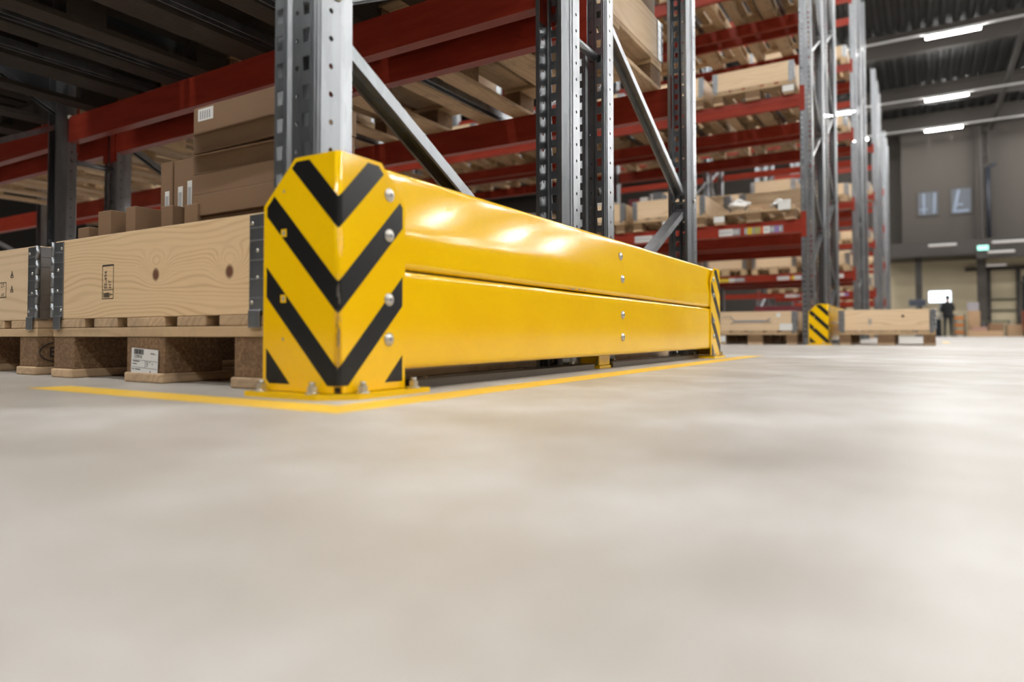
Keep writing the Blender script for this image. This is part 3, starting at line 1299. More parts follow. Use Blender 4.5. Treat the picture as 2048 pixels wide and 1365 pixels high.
carton(.16, .70, zb, .26, .80, .548, 'tall slim carton with one white label, left of the pair', group=G, labels=((.745, .400, .77, .458),)) if False else None
carton(.215, .790, zb, .30, .838, .536, 'tall slim brown carton with one white label left of its twin', group=G, labels=((.800, .400, .818, .462),))
carton(.215, .700, zb, .30, .782, .533, 'tall brown carton with two white labels beside the stack', group=G,
       labels=((.745, .398, .764, .468), (.708, .400, .726, .478)))
carton(.125, .553, zb, .185, .600, .392, 'small upright carton nearest the tall stack, behind the crate rim', group=G)
carton(.125, .645, zb, .165, .688, .397, 'small upright carton between the wide carton and the one by the stack', group=G)
carton(.125, .793, zb, .235, .832, .410, 'wide open-sided brown carton, middle of the row at the crate rim', group=G)
carton(.150, .834, zb, .200, .858, .402, 'narrow carton wedged behind the wide carton at the rim', group=G)
carton(.125, .899, zb, .175, .955, .411, 'square brown carton, second from the left end at the rim', group=G)
carton(.125, 1.000, zb, .185, 1.050, .378, 'low brown carton at the left end of the near crate', group=G)


# ------------------------------------------------------------------ stored goods on the racks
def stack_at(row, half, lev, k, slot, pal=None, collars=1, detail=False, colat=None, shift=0.0):
    """pallet (+ collars) in bay k, slot 0..2 from the row end."""
    x = ROW_X[row] + (.62 if half == 'A' else 1.79)
    if row == 0:
        x = .55 if half == 'A' else 1.77
        if lev < 0 and half == 'B':
            x = 1.83
    y = ROW_Y[row] + BAY * k + POST_W + .05 + .91 * slot + .4 + shift
    z = LV[lev] + BEAM_H if lev >= 0 else 0.0
    hn = 'front' if half == 'A' else 'rear'
    ln_ = (LVN[lev] + ' level') if lev >= 0 else 'floor'
    n = 3 * k + slot
    pos = ['at the row end', 'second from the row end', 'third from the row end', 'fourth from the row end', 'fifth from the row end', 'sixth from the row end',
           'seventh from row end', 'eighth from row end', 'ninth from row end', 'tenth from row end', 'eleventh from row end', 'twelfth from row end',
           'thirteenth from row end', 'fourteenth from row end', 'fifteenth from row end', 'sixteenth from row end'][n]
    dk = row == 0 and half == 'A' and lev == 0  # these pallets get the copy with shade painted into the wood
    put(PK if dk else (PD if detail else PF), (x, y, z), '%s pallet, %s %s, %s, %s' % ('shade-toned wooden' if dk else 'wooden', ROWN[row], hn, ln_, pos), 'pallet', 'pallets of the %s' % ROWN[row])
    z += .144
    for c in range(collars):
        which = '' if collars == 1 else (['lower ', 'upper ', 'topmost '][c])
        put(CD if detail else CF, (x, y, z), '%spine pallet collar, %s %s, %s, %s' % (which, ROWN[row], hn, ln_, pos),
            'pallet collar', 'pallet collars of the %s' % ROWN[row])
        z += .196
    return x, y, z


def filler(x, y, z0, h, label, mat=CARD, w=.76, l=1.14, group='added light-blocking loads'):
    m = MB()
    m.box((-l / 2, -w / 2, 0), (l / 2, w / 2, h), mat, .004)
    m.box((-l / 2 + .01, -.025, h), (l / 2 - .01, .025, h + .0008), CARD_PALE)
    o = m.build('carton', None, (x, y, z0))
    tag(o, label, 'carton', group)
    return o


# near rack, far half at floor, first level on both halves
for s_ in (0, 1):
    stack_at(0, 'B', -1, 0, s_, collars=0, detail=s_ == 0)
for k in range(2):
    for s_ in range(3):
        for half in 'AB':
            x, y, z = stack_at(0, half, 0, k, s_, collars=1 if half == 'B' else 0, detail=(k == 0 and (half == 'B')))
            hn = 'front' if half == 'A' else 'rear'
            if k == 0 or half == 'A':  # loads added to keep light from leaking onto the deck undersides
                filler(x, y, LV[0] + BEAM_H + .146, .42, 'added light-blocking %s load, near rack %s, place %s from the row end' % (
                    'dark box' if half == 'A' else 'brown carton', hn, ['one', 'two', 'three', 'four', 'five', 'six'][s_ + 3 * k]), BLOCKDARK if half == 'A' else CARD)

# pallet support bars across the first level of the near rack
sb = None
for half, x0_, x1_ in (('front', .02, 1.13), ('rear', 1.285, 2.385)):
    for j, y in enumerate((1.135, 2.035, 2.335, 1.435)):
        if half == 'rear' and j > 1:
            continue
        if sb is None:
            m = MB()
            m.prism([(-.02, .03), (-.02, 0), (-.017, 0), (-.017, .027), (.017, .027), (.017, 0), (.02, 0), (.02, .03)], 0, 0, 1.0, GALV)
            sb = o = m.build('support_bar')
        else:
            o = dup(sb, (0, 0, 0))
        o.location = (x0_, y, LV[0] + BEAM_H - .055 if False else LV[0] + BEAM_H)
        o.scale = (x1_ - x0_, 1, 1)
        tag(o, 'thin steel pallet support bar, near rack %s, %s from the row end' % (half, ['first', 'third', 'fourth', 'second'][j]),
            'support bar', 'support bars under the first level pallets')

# second row across the aisle
fl = [stack_at(1, 'A', -1, 0, s_, collars=1, detail=s_ == 0) for s_ in (0, 1)]
for k in range(3):
    for s_ in range(3):
        for half in 'AB':
            nc = 1
            if half == 'B':
                nc = 2
            if half == 'A' and k == 0 and s_ == 0:
                nc = 0
            stack_at(1, half, 0, k, s_, collars=nc, detail=(half == 'A' and k == 0))
for k in range(5):
    for s_ in range(3):
        for half in 'AB':
            if k > 3 and half == 'B':
                continue
            stack_at(1, half, 1, k, s_, collars=1 if half == 'A' else 0, detail=(half == 'A' and k == 0 and s_ < 2))
for k in range(2):
    for s_ in range(3):
        for half in 'AB':
            if k and half == 'B':
                continue
            stack_at(1, half, 2, k, s_, collars=0)
for lev in (1, 2):
    for j, y in enumerate((.30, .52, 1.02, 1.24, 1.50, 2.05)):
        o = dup(sb, (0, 0, 0))
        o.location = (ROW_X[1] + .02, ROW_Y[1] + POST_W + y, LV[lev] + BEAM_H - .03 + .03)
        o.scale = (1.1, 1, 1)
        tag(o, 'thin steel support bar, second rack row, %s level, %s from the row end' % (LVN[lev], ORD[j].replace('end', 'first')), 'support bar',
            'support bars of the second rack row')
# third, fourth and fifth rows
for row, kmax, levs in ((2, 2, (-1, 0, 1, 2, 3)), (3, 1, (-1, 0, 1, 2)), (4, 1, (0, 1))):
    for k in range(kmax):
        for lev in levs:
            for s_ in range(3):
                if lev == 3 and k:
                    continue
                stack_at(row, 'A', lev, k, s_, collars=2 if (lev >= 0 and (s_ + k) % 2) else 1)

for s_ in range(3):
    stack_at(1, 'B', -1, 0, s_, collars=0)
for k in (0, 1, 2):
    for s_ in range(3):
        stack_at(2, 'B', 0, k, s_, collars=1) if k < 2 else None
        x, y, z = stack_at(2, 'A' if k == 2 else 'B', -1, k, s_, collars=1)
        if (k + s_) % 3 != 0:
            filler(x, y, .15, (.26, .40, .22)[s_], 'carton load on the floor pallet, third rack row, %s bay, %s place' % (ORD[k], ['first', 'middle', 'last'][s_]),
                   (CARD, GREYBOX, CARD_PALE, BLUEBOX)[(k * 3 + s_) % 4], .74, 1.1, 'floor loads of the third rack row')
x, y = ROW_X[2] + .62, ROW_Y[2] + POST_W + .05 + .91 + .4
filler(x, y, .15, .50, 'dark maroon carton load on the floor pallet of the third rack row', MAROON, .74, 1.1, 'floor loads of the third rack row')

# loose goods lying in and on the crates of the second row
gx, gz = ROW_X[1] + .25, LV[0] + BEAM_H + .144
loose = [
    (0.30, 2.05, gz + .197, .34, .26, .15, MAROON, 'maroon carton on the crate behind the rack upright'),
    (0.12, 2.45, gz + .197, .30, .24, .13, CARD_WHITE, 'white carton on the crate, second from left upright'),
    (0.14, 2.75, gz + .197, .30, .22, .17, CARD_PALE, 'pale carton on the crate beside the white one'),
    (0.05, 1.75, gz + .197, .22, .10, .16, GREYBOX, 'dark grey tote beside the maroon carton'),
    (0.05, 1.92, gz + .197, .2, .09, .12, CARD_WHITE, 'small white box next to dark grey tote'),
]
for dx, y, z, lx, ly, h, mt, lbl in loose:
    filler(gx + dx, ROW_Y[1] + y - .03, z - .05, h + .05, lbl, mt, ly, lx, 'cartons on the second row crates') if False else \
        filler(gx + dx + .2, ROW_Y[1] + y - .03, gz, h + .20, lbl, mt, ly, lx, 'cartons on the second row crates')


def crumple(name, loc, sx, sy, sz, mat, label, seed, group):
    bm = bmesh.new()
    bmesh.ops.create_icosphere(bm, subdivisions=3, radius=1.0)
    rr = random.Random(seed)
    dirs = [Vector((rr.uniform(-1, 1), rr.uniform(-1, 1), rr.uniform(-1, 1))).normalized() for _ in range(26)]
    for v in bm.verts:
        n = v.co.normalized()
        s_ = 1 + sum(.09 * math.sin(5 * n.dot(d) + i) for i, d in enumerate(dirs[:10])) - .12 * max(n.dot(d) ** 8 for d in dirs)
        v.co = Vector((n.x * s_ * sx, n.y * s_ * sy, n.z * s_ * sz))
    zmin = min(v.co.z for v in bm.verts)
    for v in bm.verts:
        v.co.z = max(v.co.z, zmin * .7) - zmin * .7
    me = bpy.data.meshes.new(name)
    bm.to_mesh(me)
    bm.free()
    me.materials.append(mat)
    o = link(name, me, None, loc)
    tag(o, label, 'packaging', group)
    return o


yr = ROW_Y[1] + POST_W + .05
crumple('wrapped_bundle', (gx - .05, yr + .58, gz), .16, .12, .07, FILM, 'crumpled clear film bundle on the collarless pallet', 4, 'film bundles')
crumple('wrapped_bundle', (gx - .1, yr + .16, gz), .15, .11, .05, FILM, 'flat film bundle with white papers at the row end pallet', 9, 'film bundles')
filler(gx + .05, yr + .37, gz, .05, 'low open tray of pale cardboard on the collarless pallet', CARD_PALE, .22, .34, 'trays on the second row')
m = MB()
m.box((-.004, -.06, 0), (0, .06, .10), PAPER)
o = m.build('paper_sheet', None, (ROW_X[1] + .012, yr + .10, LV[0] + BEAM_H + .10))
tag(o, 'white paper sheet hanging on the row end pallet, second rack row', 'paper')

# labels on second-row pallets (white block labels)
for o in list(COL.objects):
    lab = o.get('label', '')
    if lab.startswith('wooden pallet, second rack row front'):
        m = MB()
        ysh = random.Random(hash(lab) % 1000 if False else len(lab) * 7 + int(o.location.y * 10)).choice((-.35, 0.0, .35))
        m.box((-.6065, ysh - .055, .026), (-.6055, ysh + .055, .090), PAPER)
        m.build('block_label', o)

# dark arrow print and stickers on the floor crate of the second row
cr = [o for o in COL.objects if o.get('label', '').startswith('pine pallet collar, second rack row front, floor, at the row end')][0]
cr['label'] = 'brown pallet collar with a dark arrow print on the floor, second rack row end'
m = MB()
fy = -.6045
m.box((fy - .0005, -.10, .085), (fy, .20, .105), INKGREY)
m.cyl((fy, -.10, .095), (fy, -.155, .125), .004, INKGREY, 6)
m.cyl((fy, -.10, .095), (fy, -.16, .085), .004, INKGREY, 6)
m.cyl((fy, .20, .095), (fy, .25, .15), .004, INKGREY, 6)
m.cyl((fy, .25, .15), (fy, .33, .14), .003, INKGREY, 6)
m.cyl((fy, .20, .095), (fy, .24, .07), .004, INKGREY, 6)
m.build('arrow_print', cr)
m = MB()
m.box((fy - .001, -.25, .135), (fy, -.21, .175), PAPER)
m.box((fy - .001, -.36, .00), (fy, -.24, .07), PAPER)
m.build('sticker', cr)

# crate standing in the cross aisle in front of the second row end
px_, py_ = 6.6 + .6, -.10 - .385
pp = put(PD, (px_, py_, 0), 'wooden block pallet in the cross aisle right of the small striped guard', 'pallet', 'pallets in the cross aisle')
cc = put(CD, (px_, py_, .144), 'pine pallet collar with galvanised corners in the cross aisle', 'pallet collar', 'collars in the cross aisle')
rects_x('stamp_frame', cc, -.6008, [(.15, .05, .147, .11), (.12, .05, .117, .11), (.15, .05, .117, .053), (.15, .107, .117, .11), (.14, .06, .127, .10)], INKGREY)
m = MB()
m.dome((-.6, -.14, .13), (-1, 0, 0), .014, .0005, plain('knot_brown', (.14, .06, .03), .6), 10, 2)
m.build('knot', cc)


# ------------------------------------------------------------------ end-of-row guards
def clip(poly, a, b, c):
    """keep a*x+b*y<=c"""
    out = []
    n = len(poly)
    for i in range(n):
        p, q = poly[i], poly[(i + 1) % n]
        dp, dq = a * p[0] + b * p[1] - c, a * q[0] + b * q[1] - c
        if dp <= 0:
            out.append(p)
        if (dp < 0 < dq) or (dq < 0 < dp):
            t = dp / (dp - dq)
            out.append((p[0] + (q[0] - p[0]) * t, p[1] + (q[1] - p[1]) * t))
    return out


BR = .009                                     # outer bend radius
ARC = BR * math.pi / 2


def bend(s, off=0.0):
    """arc position s (0 = ridge) to (x, y); +s runs along +x face, -s along +y face. off = outward."""
    h = ARC / 2
    R = BR + off
    if s > h:
        return (BR + (s - h), -off)
    if s < -h:
        return (-off, BR + (-s - h))
    a = s / BR                                # -pi/4 .. pi/4
    th = math.pi * 1.25 + a
    return (BR + R * math.cos(th), BR + R * math.sin(th))


D0 = 2 * BR - ARC                             # how much arc length is shorter than the two legs
S_BREAKS = [-ARC / 2 + ARC * i / 6 for i in range(7)]


def bent_poly(m, poly, off, mat, mx=1):
    """poly in (s,z); split at bend breaks, mapped to the L surface."""
    edges = [-9] + S_BREAKS + [9]
    for a, b in zip(edges[:-1], edges[1:]):
        p = clip(clip(poly, 1, 0, b), -1, 0, -a)
        if len(p) < 3:
            continue
        ar = sum(p[i][0] * p[(i + 1) % len(p)][1] - p[(i + 1) % len(p)][0] * p[i][1] for i in range(len(p)))
        if abs(ar) < 1e-8:
            continue
        vs = []
        for s, z in p:
            x, y = bend(s, off)
            vs.append((x * mx, y, z))
        f = m.face(vs, mat, smooth=False)


WR, WL, GH = .1635, .178, .4


def guard_outline():
    h = D0 / 2
    return [(-(WL - h), .010), (-.010, .010), (-.010, .021), (.010, .021), (.010, .010), (WR - h, .010), (WR - h, .338), (.100 - h, GH), (-(.101 - h), GH), (-(WL - h), .326)]


def make_corner_guard(mx):
    """L-shaped guard; ridge at the origin, legs along +x*mx and +y."""
    r = empty('corner_guard')
    h = D0 / 2
    m = MB()
    out = guard_outline()
    # split the notched outline into convex pieces for clipping
    body = [(-(WL - h), .021), (WR - h, .021), (WR - h, .338), (.100 - h, GH), (-(.101 - h), GH), (-(WL - h), .326)]
    lowl = [(-(WL - h), .010), (-.010, .010), (-.010, .021), (-(WL - h), .021)]
    lowr = [(.010, .010), (WR - h, .010), (WR - h, .021), (.010, .021)]
    for off in (0.0, -.005):
        for pc in (body, lowl, lowr):
            bent_poly(m, pc, off, YELLOW, mx)
    # rim faces
    n = len(out)
    for i in range(n):
        p, q = out[i], out[(i + 1) % n]
        cuts = [0.0, 1.0]
        for sb_ in S_BREAKS:
            if (p[0] - sb_) * (q[0] - sb_) < 0:
                cuts.append((sb_ - p[0]) / (q[0] - p[0]))
        cuts.sort()
        for a, b in zip(cuts[:-1], cuts[1:]):
            P1 = (p[0] + (q[0] - p[0]) * a, p[1] + (q[1] - p[1]) * a)
            P2 = (p[0] + (q[0] - p[0]) * b, p[1] + (q[1] - p[1]) * b)
            v = []
            for P_, o_ in ((P1, 0), (P2, 0), (P2, -.005), (P1, -.005)):
                x, y = bend(P_[0], o_)
                v.append((x * mx, y, P_[1]))
            m.face(v, YELLOW)
    bmesh.ops.remove_doubles(m.bm, verts=m.bm.verts[:], dist=1e-5)
    body_o = m.build('angle_plate', r)
    for pl in body_o.data.polygons:
        pl.use_smooth = abs(pl.normal.x) > .02 and abs(pl.normal.y) > .02 and abs(pl.normal.z) < .3
    # chevron film
    m = MB()
    for side, xl, ch in ((1, .156, ((.094, .393), (.156, .331))), (-1, .170, ((.098, .394), (.170, .323)))):
        cap = .3935
        (ax, az), (bx, bz) = ch
        for a in (.275, .138, -.001, -.14):
            poly = [(0, a), (.4, a + .4), (.4, a + .452), (0, a + .052)]
            poly = clip(poly, 1, 0, xl)
            poly = clip(poly, 0, 1, cap)
            poly = clip(poly, 0, -1, -.022)
            na, nb = (az - bz), (bx - ax)
            poly = clip(poly, na, nb, na * ax + nb * az)
            if len(poly) < 3:
                continue
            poly = [(side * max(0.0, s - (h if s > .02 else s / .02 * h)), z) for s, z in poly]
            bent_poly(m, poly, .0004, BLACK, mx)
    bmesh.ops.remove_doubles(m.bm, verts=m.bm.verts[:], dist=1e-5)
    m.build('chevron_stripes', r)
    # base plate with cut corner, following the L on the outside
    m = MB()
    a, w2 = -.024, .195
    pts = [(a, w2), (a, .030), (.030 - .004, a), (w2 + .005, a), (w2 + .005, .04), (.04, .04), (.04, w2)]
    pts = [(a, w2), (a, .022), (-.008, .008), (.008, -.008), (.022, a), (w2 + .010, a), (w2 + .010, .05), (.05, .05), (.05, w2)]
    pts = [(x * mx, y) for x, y in pts]
    m.prism(pts, 2, 0, .009, YELLOW)
    m.build('base_plate', r)
    for (bx, by) in ((-.013, .043), (-.013, .165), (.043, -.013), (.172, -.013)):
        m = MB()
        x = bx * mx
        m.cyl((x, by, .009), (x, by, .0115), .0115, ZINC, 18)
        m.cyl((x, by, .0115), (x, by, .0215), .0085, ZINC, 6, smooth=False)
        m.cyl((x, by, .0215), (x, by, .028), .0050, ZINC, 12)
        m.build('anchor_bolt', r)
    for z in (.348, .277, .165, .096):
        m = MB()
        x = (WR - .0434) * mx
        m.cyl((x, 0, z), (x, -.0018, z), .0115, ZINC, 20)
        m.dome((x, -.0018, z), (0, -1, 0), .0098, .0034, ZINC, 18, 5)
        m.cyl((x, -.0050, z), (x, -.0056, z), .0036, INKGREY, 6)
        m.build('round_head_bolt', r)
    m = MB()
    for z, q in ((.347, .0035), (.276, .0065), (.165, .0065), (.097, .0035)):
        if q > .005:
            m.box((-.0010, .127 - q, z - q), (-.0004, .127 + q, z + q), YELLOW)
        m.box((-.0014, .127 - q * .45, z - q * .6), (-.0009, .127 + q * .35, z + q * .6), INKGREY)
    m.build('square_hole', r)
    # scraped paint on the ridge
    return r


cg = make_corner_guard(1)
tag(cg, 'yellow corner guard with black chevrons at the near end of the barrier', 'corner guard', 'corner guards')
cg2 = make_corner_guard(-1)
GL = 2.3818
cg2.location = (GL, 0, 0)
tag(cg2, 'yellow corner guard with black stripes at the far end of the barrier', 'corner guard', 'corner guards')
gA = dup(cg, (ROW_X[1], 0, 0))
tag(gA, 'small distant yellow guard with black stripes at the second rack row', 'corner guard', 'corner guards')

# scratch marks on the ridge of the near guard
SCR = plain('scraped_steel', (.30, .26, .22), .45, .4)
m = MB()
rs = random.Random(2)
for i in range(26):
    z = rs.uniform(.045, .165)
    L_ = rs.uniform(.004, .022)
    s = rs.uniform(-.0025, .0025)
    x, y = bend(s, .0006)
    x2, y2 = bend(s + .0007, .0006)
    m.face([(x, y, z), (x2, y2, z), (x2, y2, z + L_), (x, y, z + L_)], SCR if i % 3 else BLACK)
m.build('scratches', cg)


def rail_profile(z0, z1, bow):
    """closed C-profile outline in (y, z); outer face towards -y."""
    R = .010
    t = .004
    outer = []
    D = .045

    def face_y(z):
        if not bow:
            return 0.0
        a, b, sl = z0 + .050, z0 + .078, .113
        if z <= a:
            return 0.0
        if z <= b:
            return sl * (z - a) ** 2 / (2 * (b - a))
        return sl * (b - a) / 2 + sl * (z - b)
    outer.append((D, z0))
    for i in range(5):
        a = math.pi / 2 * i / 4
        outer.append((R - R * math.sin(a), z0 + R - R * math.cos(a)))
    n = 16
    for i in range(1, n):
        z = z0 + R + (z1 - z0 - 2 * R) * i / n
        outer.append((face_y(z), z))
    yb = face_y(z1 - R)
    for i in range(6):
        a = math.pi / 2 * i / 5
        outer.append((yb + R - R * math.cos(a), z1 - R + R * math.sin(a)))
    outer.append((D, z1))
    inner = []
    for (y, z) in outer:
        yy = max(y, t) + t if y < D else D
        zz = min(max(z, z0 + t), z1 - t)
        inner.append((min(yy, D), zz))
    return outer + inner[::-1]


br = empty('guard_rail_barrier', (0, 0, 0))
for nm, z0, z1, bow in (('upper_rail', .2225, .4005, True), ('lower_rail', .0416, .2190, False)):
    m = MB()
    pts = [(y + .0057, z) for y, z in rail_profile(z0, z1, bow)]
    n = len(pts)
    A = [m.bm.verts.new((.0115, y, z)) for y, z in pts]
    B = [m.bm.verts.new((GL - .0115, y, z)) for y, z in pts]
    k = m.mi(YELLOW)
    for i in range(n):
        f = m.bm.faces.new((A[i], A[(i + 1) % n], B[(i + 1) % n], B[i]))
        f.smooth = True
        f.material_index = k
    # end caps as strips between outer and inner halves
    hN = n // 2
    for L_ in (A, B):
        for i in range(hN - 1):
            try:
                m.bm.faces.new((L_[i], L_[i + 1], L_[n - 2 - i], L_[n - 1 - i])).material_index = k
            except ValueError:
                pass
    o = m.build(nm, br)
    o.data.set_sharp_from_angle(angle=math.radians(40))
for z in (.348, .277, .165, .096):
    m = MB()
    yf = .0057 + (.0055 if z > .3 else (.0002 if z > .25 else 0))
    m.cyl((1.21, yf + .003, z), (1.21, yf - .0022, z), .0125, ZINC, 20)
    m.dome((1.21, yf - .0022, z), (0, -1, 0), .0105, .0038, ZINC, 18, 5)
    m.cyl((1.21, yf - .0058, z), (1.21, yf - .0064, z), .0038, INKGREY, 6)
    m.build('round_head_bolt', br)
m = MB()
m.box((1.135, .052, .010), (1.216, .057, .385), YELLOW, .001)
m.box((1.211, .057, .010), (1.216, .165, .385), YELLOW, .001)
m.box((1.135, .05, .0), (1.222, .165, .009), YELLOW, .001)
m.build('middle_bracket', br)
for (x, y) in ((1.190, .080), (1.155, .14)):
    m = MB()
    m.cyl((x, y, .009), (x, y, .0115), .0115, ZINC, 18)
    m.cyl((x, y, .0115), (x, y, .0215), .0085, ZINC, 6, smooth=False)
    m.cyl((x, y, .0215), (x, y, .028), .0050, ZINC, 12)
    m.build('anchor_bolt', br)
# seam scuff: chipped dark line near the middle
m = MB()
for i in range(7):
    x = .80 + i * .022 + rs.uniform(0, .01)
    m.box((x, .0052, .2235 + rs.uniform(0, .003)), (x + rs.uniform(.006, .016), .0058, .2262 + rs.uniform(0, .003)), SCR)
m.build('chipped_paint', br)
tag(br, 'long glossy yellow double guard rail running between the two corner guards', 'guard rail')

# second, blurred barrier behind the small guard
br2 = empty('guard_rail_barrier', (ROW_X[1], 0, 0))
for nm, z0, z1 in (('upper_rail', .2225, .4005), ('lower_rail', .0416, .2190)):
    m = MB()
    pts = [(y + .0057, z) for y, z in rail_profile(z0, z1, False)]
    m.prism(pts, 0, .0115, GL - .0115, YELLOW)
    m.build(nm, br2)
tag(br2, 'distant yellow guard rail behind the small striped guard, second rack row', 'guard rail')

# dark floor channel under the barrier
fr_ = empty('floor_channel')
m = MB()
m.prism([(.045, 0), (.045, .016), (.052, .018), (.075, .018), (.080, .010), (.097, .010), (.097, 0)], 0, .235, 1.085, DARKSTEEL)
m.prism([(.045, 0), (.045, .016), (.052, .018), (.075, .018), (.080, .010), (.097, .010), (.097, 0)], 0, 1.225, 2.19, DARKSTEEL)
m.build('channel_strip', fr_)
for x in (.30, 1.30, 1.62, 1.95):
    m = MB()
    m.dome((x, .064, .018), (0, 0, 1), .007, .004, ZINC, 10, 3)
    m.build('rivet', fr_)
tag(fr_, 'dark bronze floor channel lying under the yellow guard rail', 'floor channel')

# floor tape in front of the guards
m = MB()
t0, t1 = -.131, -.060
t1 = -.058
m.face([(t0, t0, .0006), (2.69, t0, .0006), (2.60, t1, .0006), (t1, t1, .0006)], TAPE)
m.face([(t0, t0, .0006), (t1, t1, .0006), (t1, .70, .0006), (t0, .71, .0006)], TAPE)
bm = m.bm
bmesh.ops.remove_doubles(bm, verts=bm.verts[:], dist=1e-5)
bmesh.ops.recalc_face_normals(bm, faces=bm.faces[:])
for f in bm.faces:
    if f.normal.z < 0:
        f.normal_flip()
ex = bmesh.ops.extrude_face_region(bm, geom=bm.faces[:])
for v in ex['geom']:
    if isinstance(v, bmesh.types.BMVert):
        v.co.z = .0001
tag(m.build('floor_tape', recalc=True), 'worn yellow floor tape turning the corner in front of the barrier', 'floor marking')
m = MB()
m.box((8.6, -.99, .0001), (10.3, -1.06, .0008), TAPE)
tag(m.build('floor_tape'), 'short yellow floor marking beyond the cross aisle crate', 'floor marking')

# ------------------------------------------------------------------ packing area at the hall end
def stand_in_person():
    r = empty('person', (33.4, -1.66, 0))
    body = bmesh.new()
    # skeleton joints (x forward, y left, z up) standing, facing away and slightly right, arm forward
    P = {'pelvis': (0, 0, .92, .135), 'waist': (.01, 0, 1.08, .125), 'chest': (.0, 0, 1.28, .150), 'neck': (-.01, 0, 1.47, .06), 'headb': (0, 0, 1.55, .075), 'head': (.01, 0, 1.64, .092),
         'hipl': (0, .09, .88, .095), 'kneel': (.03, .11, .49, .062), 'ankl': (-.02, .12, .09, .045), 'toel': (.12, .13, .04, .040),
         'hipr': (0, -.09, .88, .095), 'kneer': (.04, -.10, .49, .062), 'ankr': (.05, -.11, .09, .045), 'toer': (.20, -.12, .04, .040),
         'shl': (0, .17, 1.40, .062), 'ell': (.08, .24, 1.14, .047), 'wrl': (.30, .20, 1.05, .032), 'shr': (0, -.17, 1.40, .062), 'elr': (.10, -.23, 1.15, .047), 'wrr': (.32, -.14, 1.08, .032)}
    E = [('pelvis', 'waist'), ('waist', 'chest'), ('chest', 'neck'), ('neck', 'headb'), ('headb', 'head'), ('pelvis', 'hipl'), ('hipl', 'kneel'), ('kneel', 'ankl'), ('ankl', 'toel'),
         ('pelvis', 'hipr'), ('hipr', 'kneer'), ('kneer', 'ankr'), ('ankr', 'toer'), ('chest', 'shl'), ('shl', 'ell'), ('ell', 'wrl'), ('chest', 'shr'), ('shr', 'elr'), ('elr', 'wrr')]
    for s_, wr in (('l', P['wrl']), ('r', P['wrr'])):
        sg = 1 if s_ == 'l' else -1
        P['palm' + s_] = (wr[0] + .06, wr[1] - sg * .01, wr[2] - .01, .030)
        E.append(('wr' + s_, 'palm' + s_))
        for i in range(4):
            n_ = 'f%s%d' % (s_, i)
            ln_ = (.065, .078, .072, .055)[i]
            P[n_] = (wr[0] + .09, wr[1] + sg * (.022 - .015 * i), wr[2] - .012, .010)
            P[n_ + 'b'] = (wr[0] + .09 + ln_ * .8, wr[1] + sg * (.022 - .015 * i), wr[2] - .035, .008)
            E += [('palm' + s_, n_), (n_, n_ + 'b')]
        P['th' + s_] = (wr[0] + .06, wr[1] - sg * .045, wr[2] + .01, .010)
        E.append(('palm' + s_, 'th' + s_))
    names_ = list(P)
    me = bpy.data.meshes.new('body')
    me.from_pydata([P[k][:3] for k in names_], [(names_.index(a), names_.index(b)) for a, b in E], [])
    o = bpy.data.objects.new('tmp_body', me)
    COL.objects.link(o)
    md = o.modifiers.new('Skin', 'SKIN')
    for i, k in enumerate(names_):
        me.skin_vertices[0].data[i].radius = (P[k][3] * (1.0), P[k][3] * 1.0)
        me.skin_vertices[0].data[i].use_root = (k == 'pelvis')
    me.skin_vertices[0].data[names_.index('chest')].radius = (.12, .17)
    sd = o.modifiers.new('Sub', 'SUBSURF')
    sd.levels = 2
    dg = bpy.context.evaluated_depsgraph_get()
    bme = bpy.data.meshes.new_from_object(o.evaluated_get(dg))
    bpy.data.objects.remove(o)
    bme.name = 'body'
    bme.materials.clear()
    for q in (SKIN, CLOTHB, TROUSER, RUBBER):
        bme.materials.append(q)
    for pl in bme.polygons:
        c = pl.center
        pl.use_smooth = True
        if c.z < .10:
            pl.material_index = 3
        elif c.z < .92:
            pl.material_index = 2
        elif c.z > 1.48 or (c.x > .30 and c.z < 1.2):
            pl.material_index = 0
        else:
            pl.material_index = 1
    link('body', bme, r)
    m = MB()                                          # jacket hem and hair over the body
    n = 20
    rings = [(.86, .175, .20), (.98, .165, .195), (1.12, .150, .19), (1.30, .165, .225), (1.42, .13, .20)]
    prev = None
    for z, a, b in rings:
        cur = [m.bm.verts.new((a * math.cos(2 * math.pi * i / n) - .005, b * math.sin(2 * math.pi * i / n), z)) for i in range(n)]
        if prev:
            for i in range(n):
                f = m.bm.faces.new((prev[i], prev[(i + 1) % n], cur[(i + 1) % n], cur[i]))
                f.smooth = True
                f.material_index = m.mi(CLOTHB)
        prev = cur
    m.build('jacket', r)
    m = MB()
    bmesh.ops.create_uvsphere(m.bm, u_segments=18, v_segments=12, radius=1.0)
    for v in m.bm.verts:
        x, y, z = v.co
        v.co = (x * .098 - .012, y * .092, z * .105 + 1.655)
        if v.co.x > .04 and v.co.z < 1.69:
            v.co.x = .04
    m.mi(HAIR)
    m.build('hair', r)
    m = MB()
    m.cyl((.105, 0, 1.63), (.125, 0, 1.61), .012, SKIN, 8, .009)
    m.box((.093, -.038, 1.652), (.101, -.022, 1.660), INK)
    m.box((.093, .022, 1.652), (.101, .038, 1.660), INK)
    m.box((.088, -.02, 1.583), (.096, .02, 1.588), plain('lip', (.35, .12, .10), .5))
    m.build('face', r)
    tag(r, 'person in a black jacket and dark trousers standing before the lit screen', 'person')
    return r


stand_in_person()

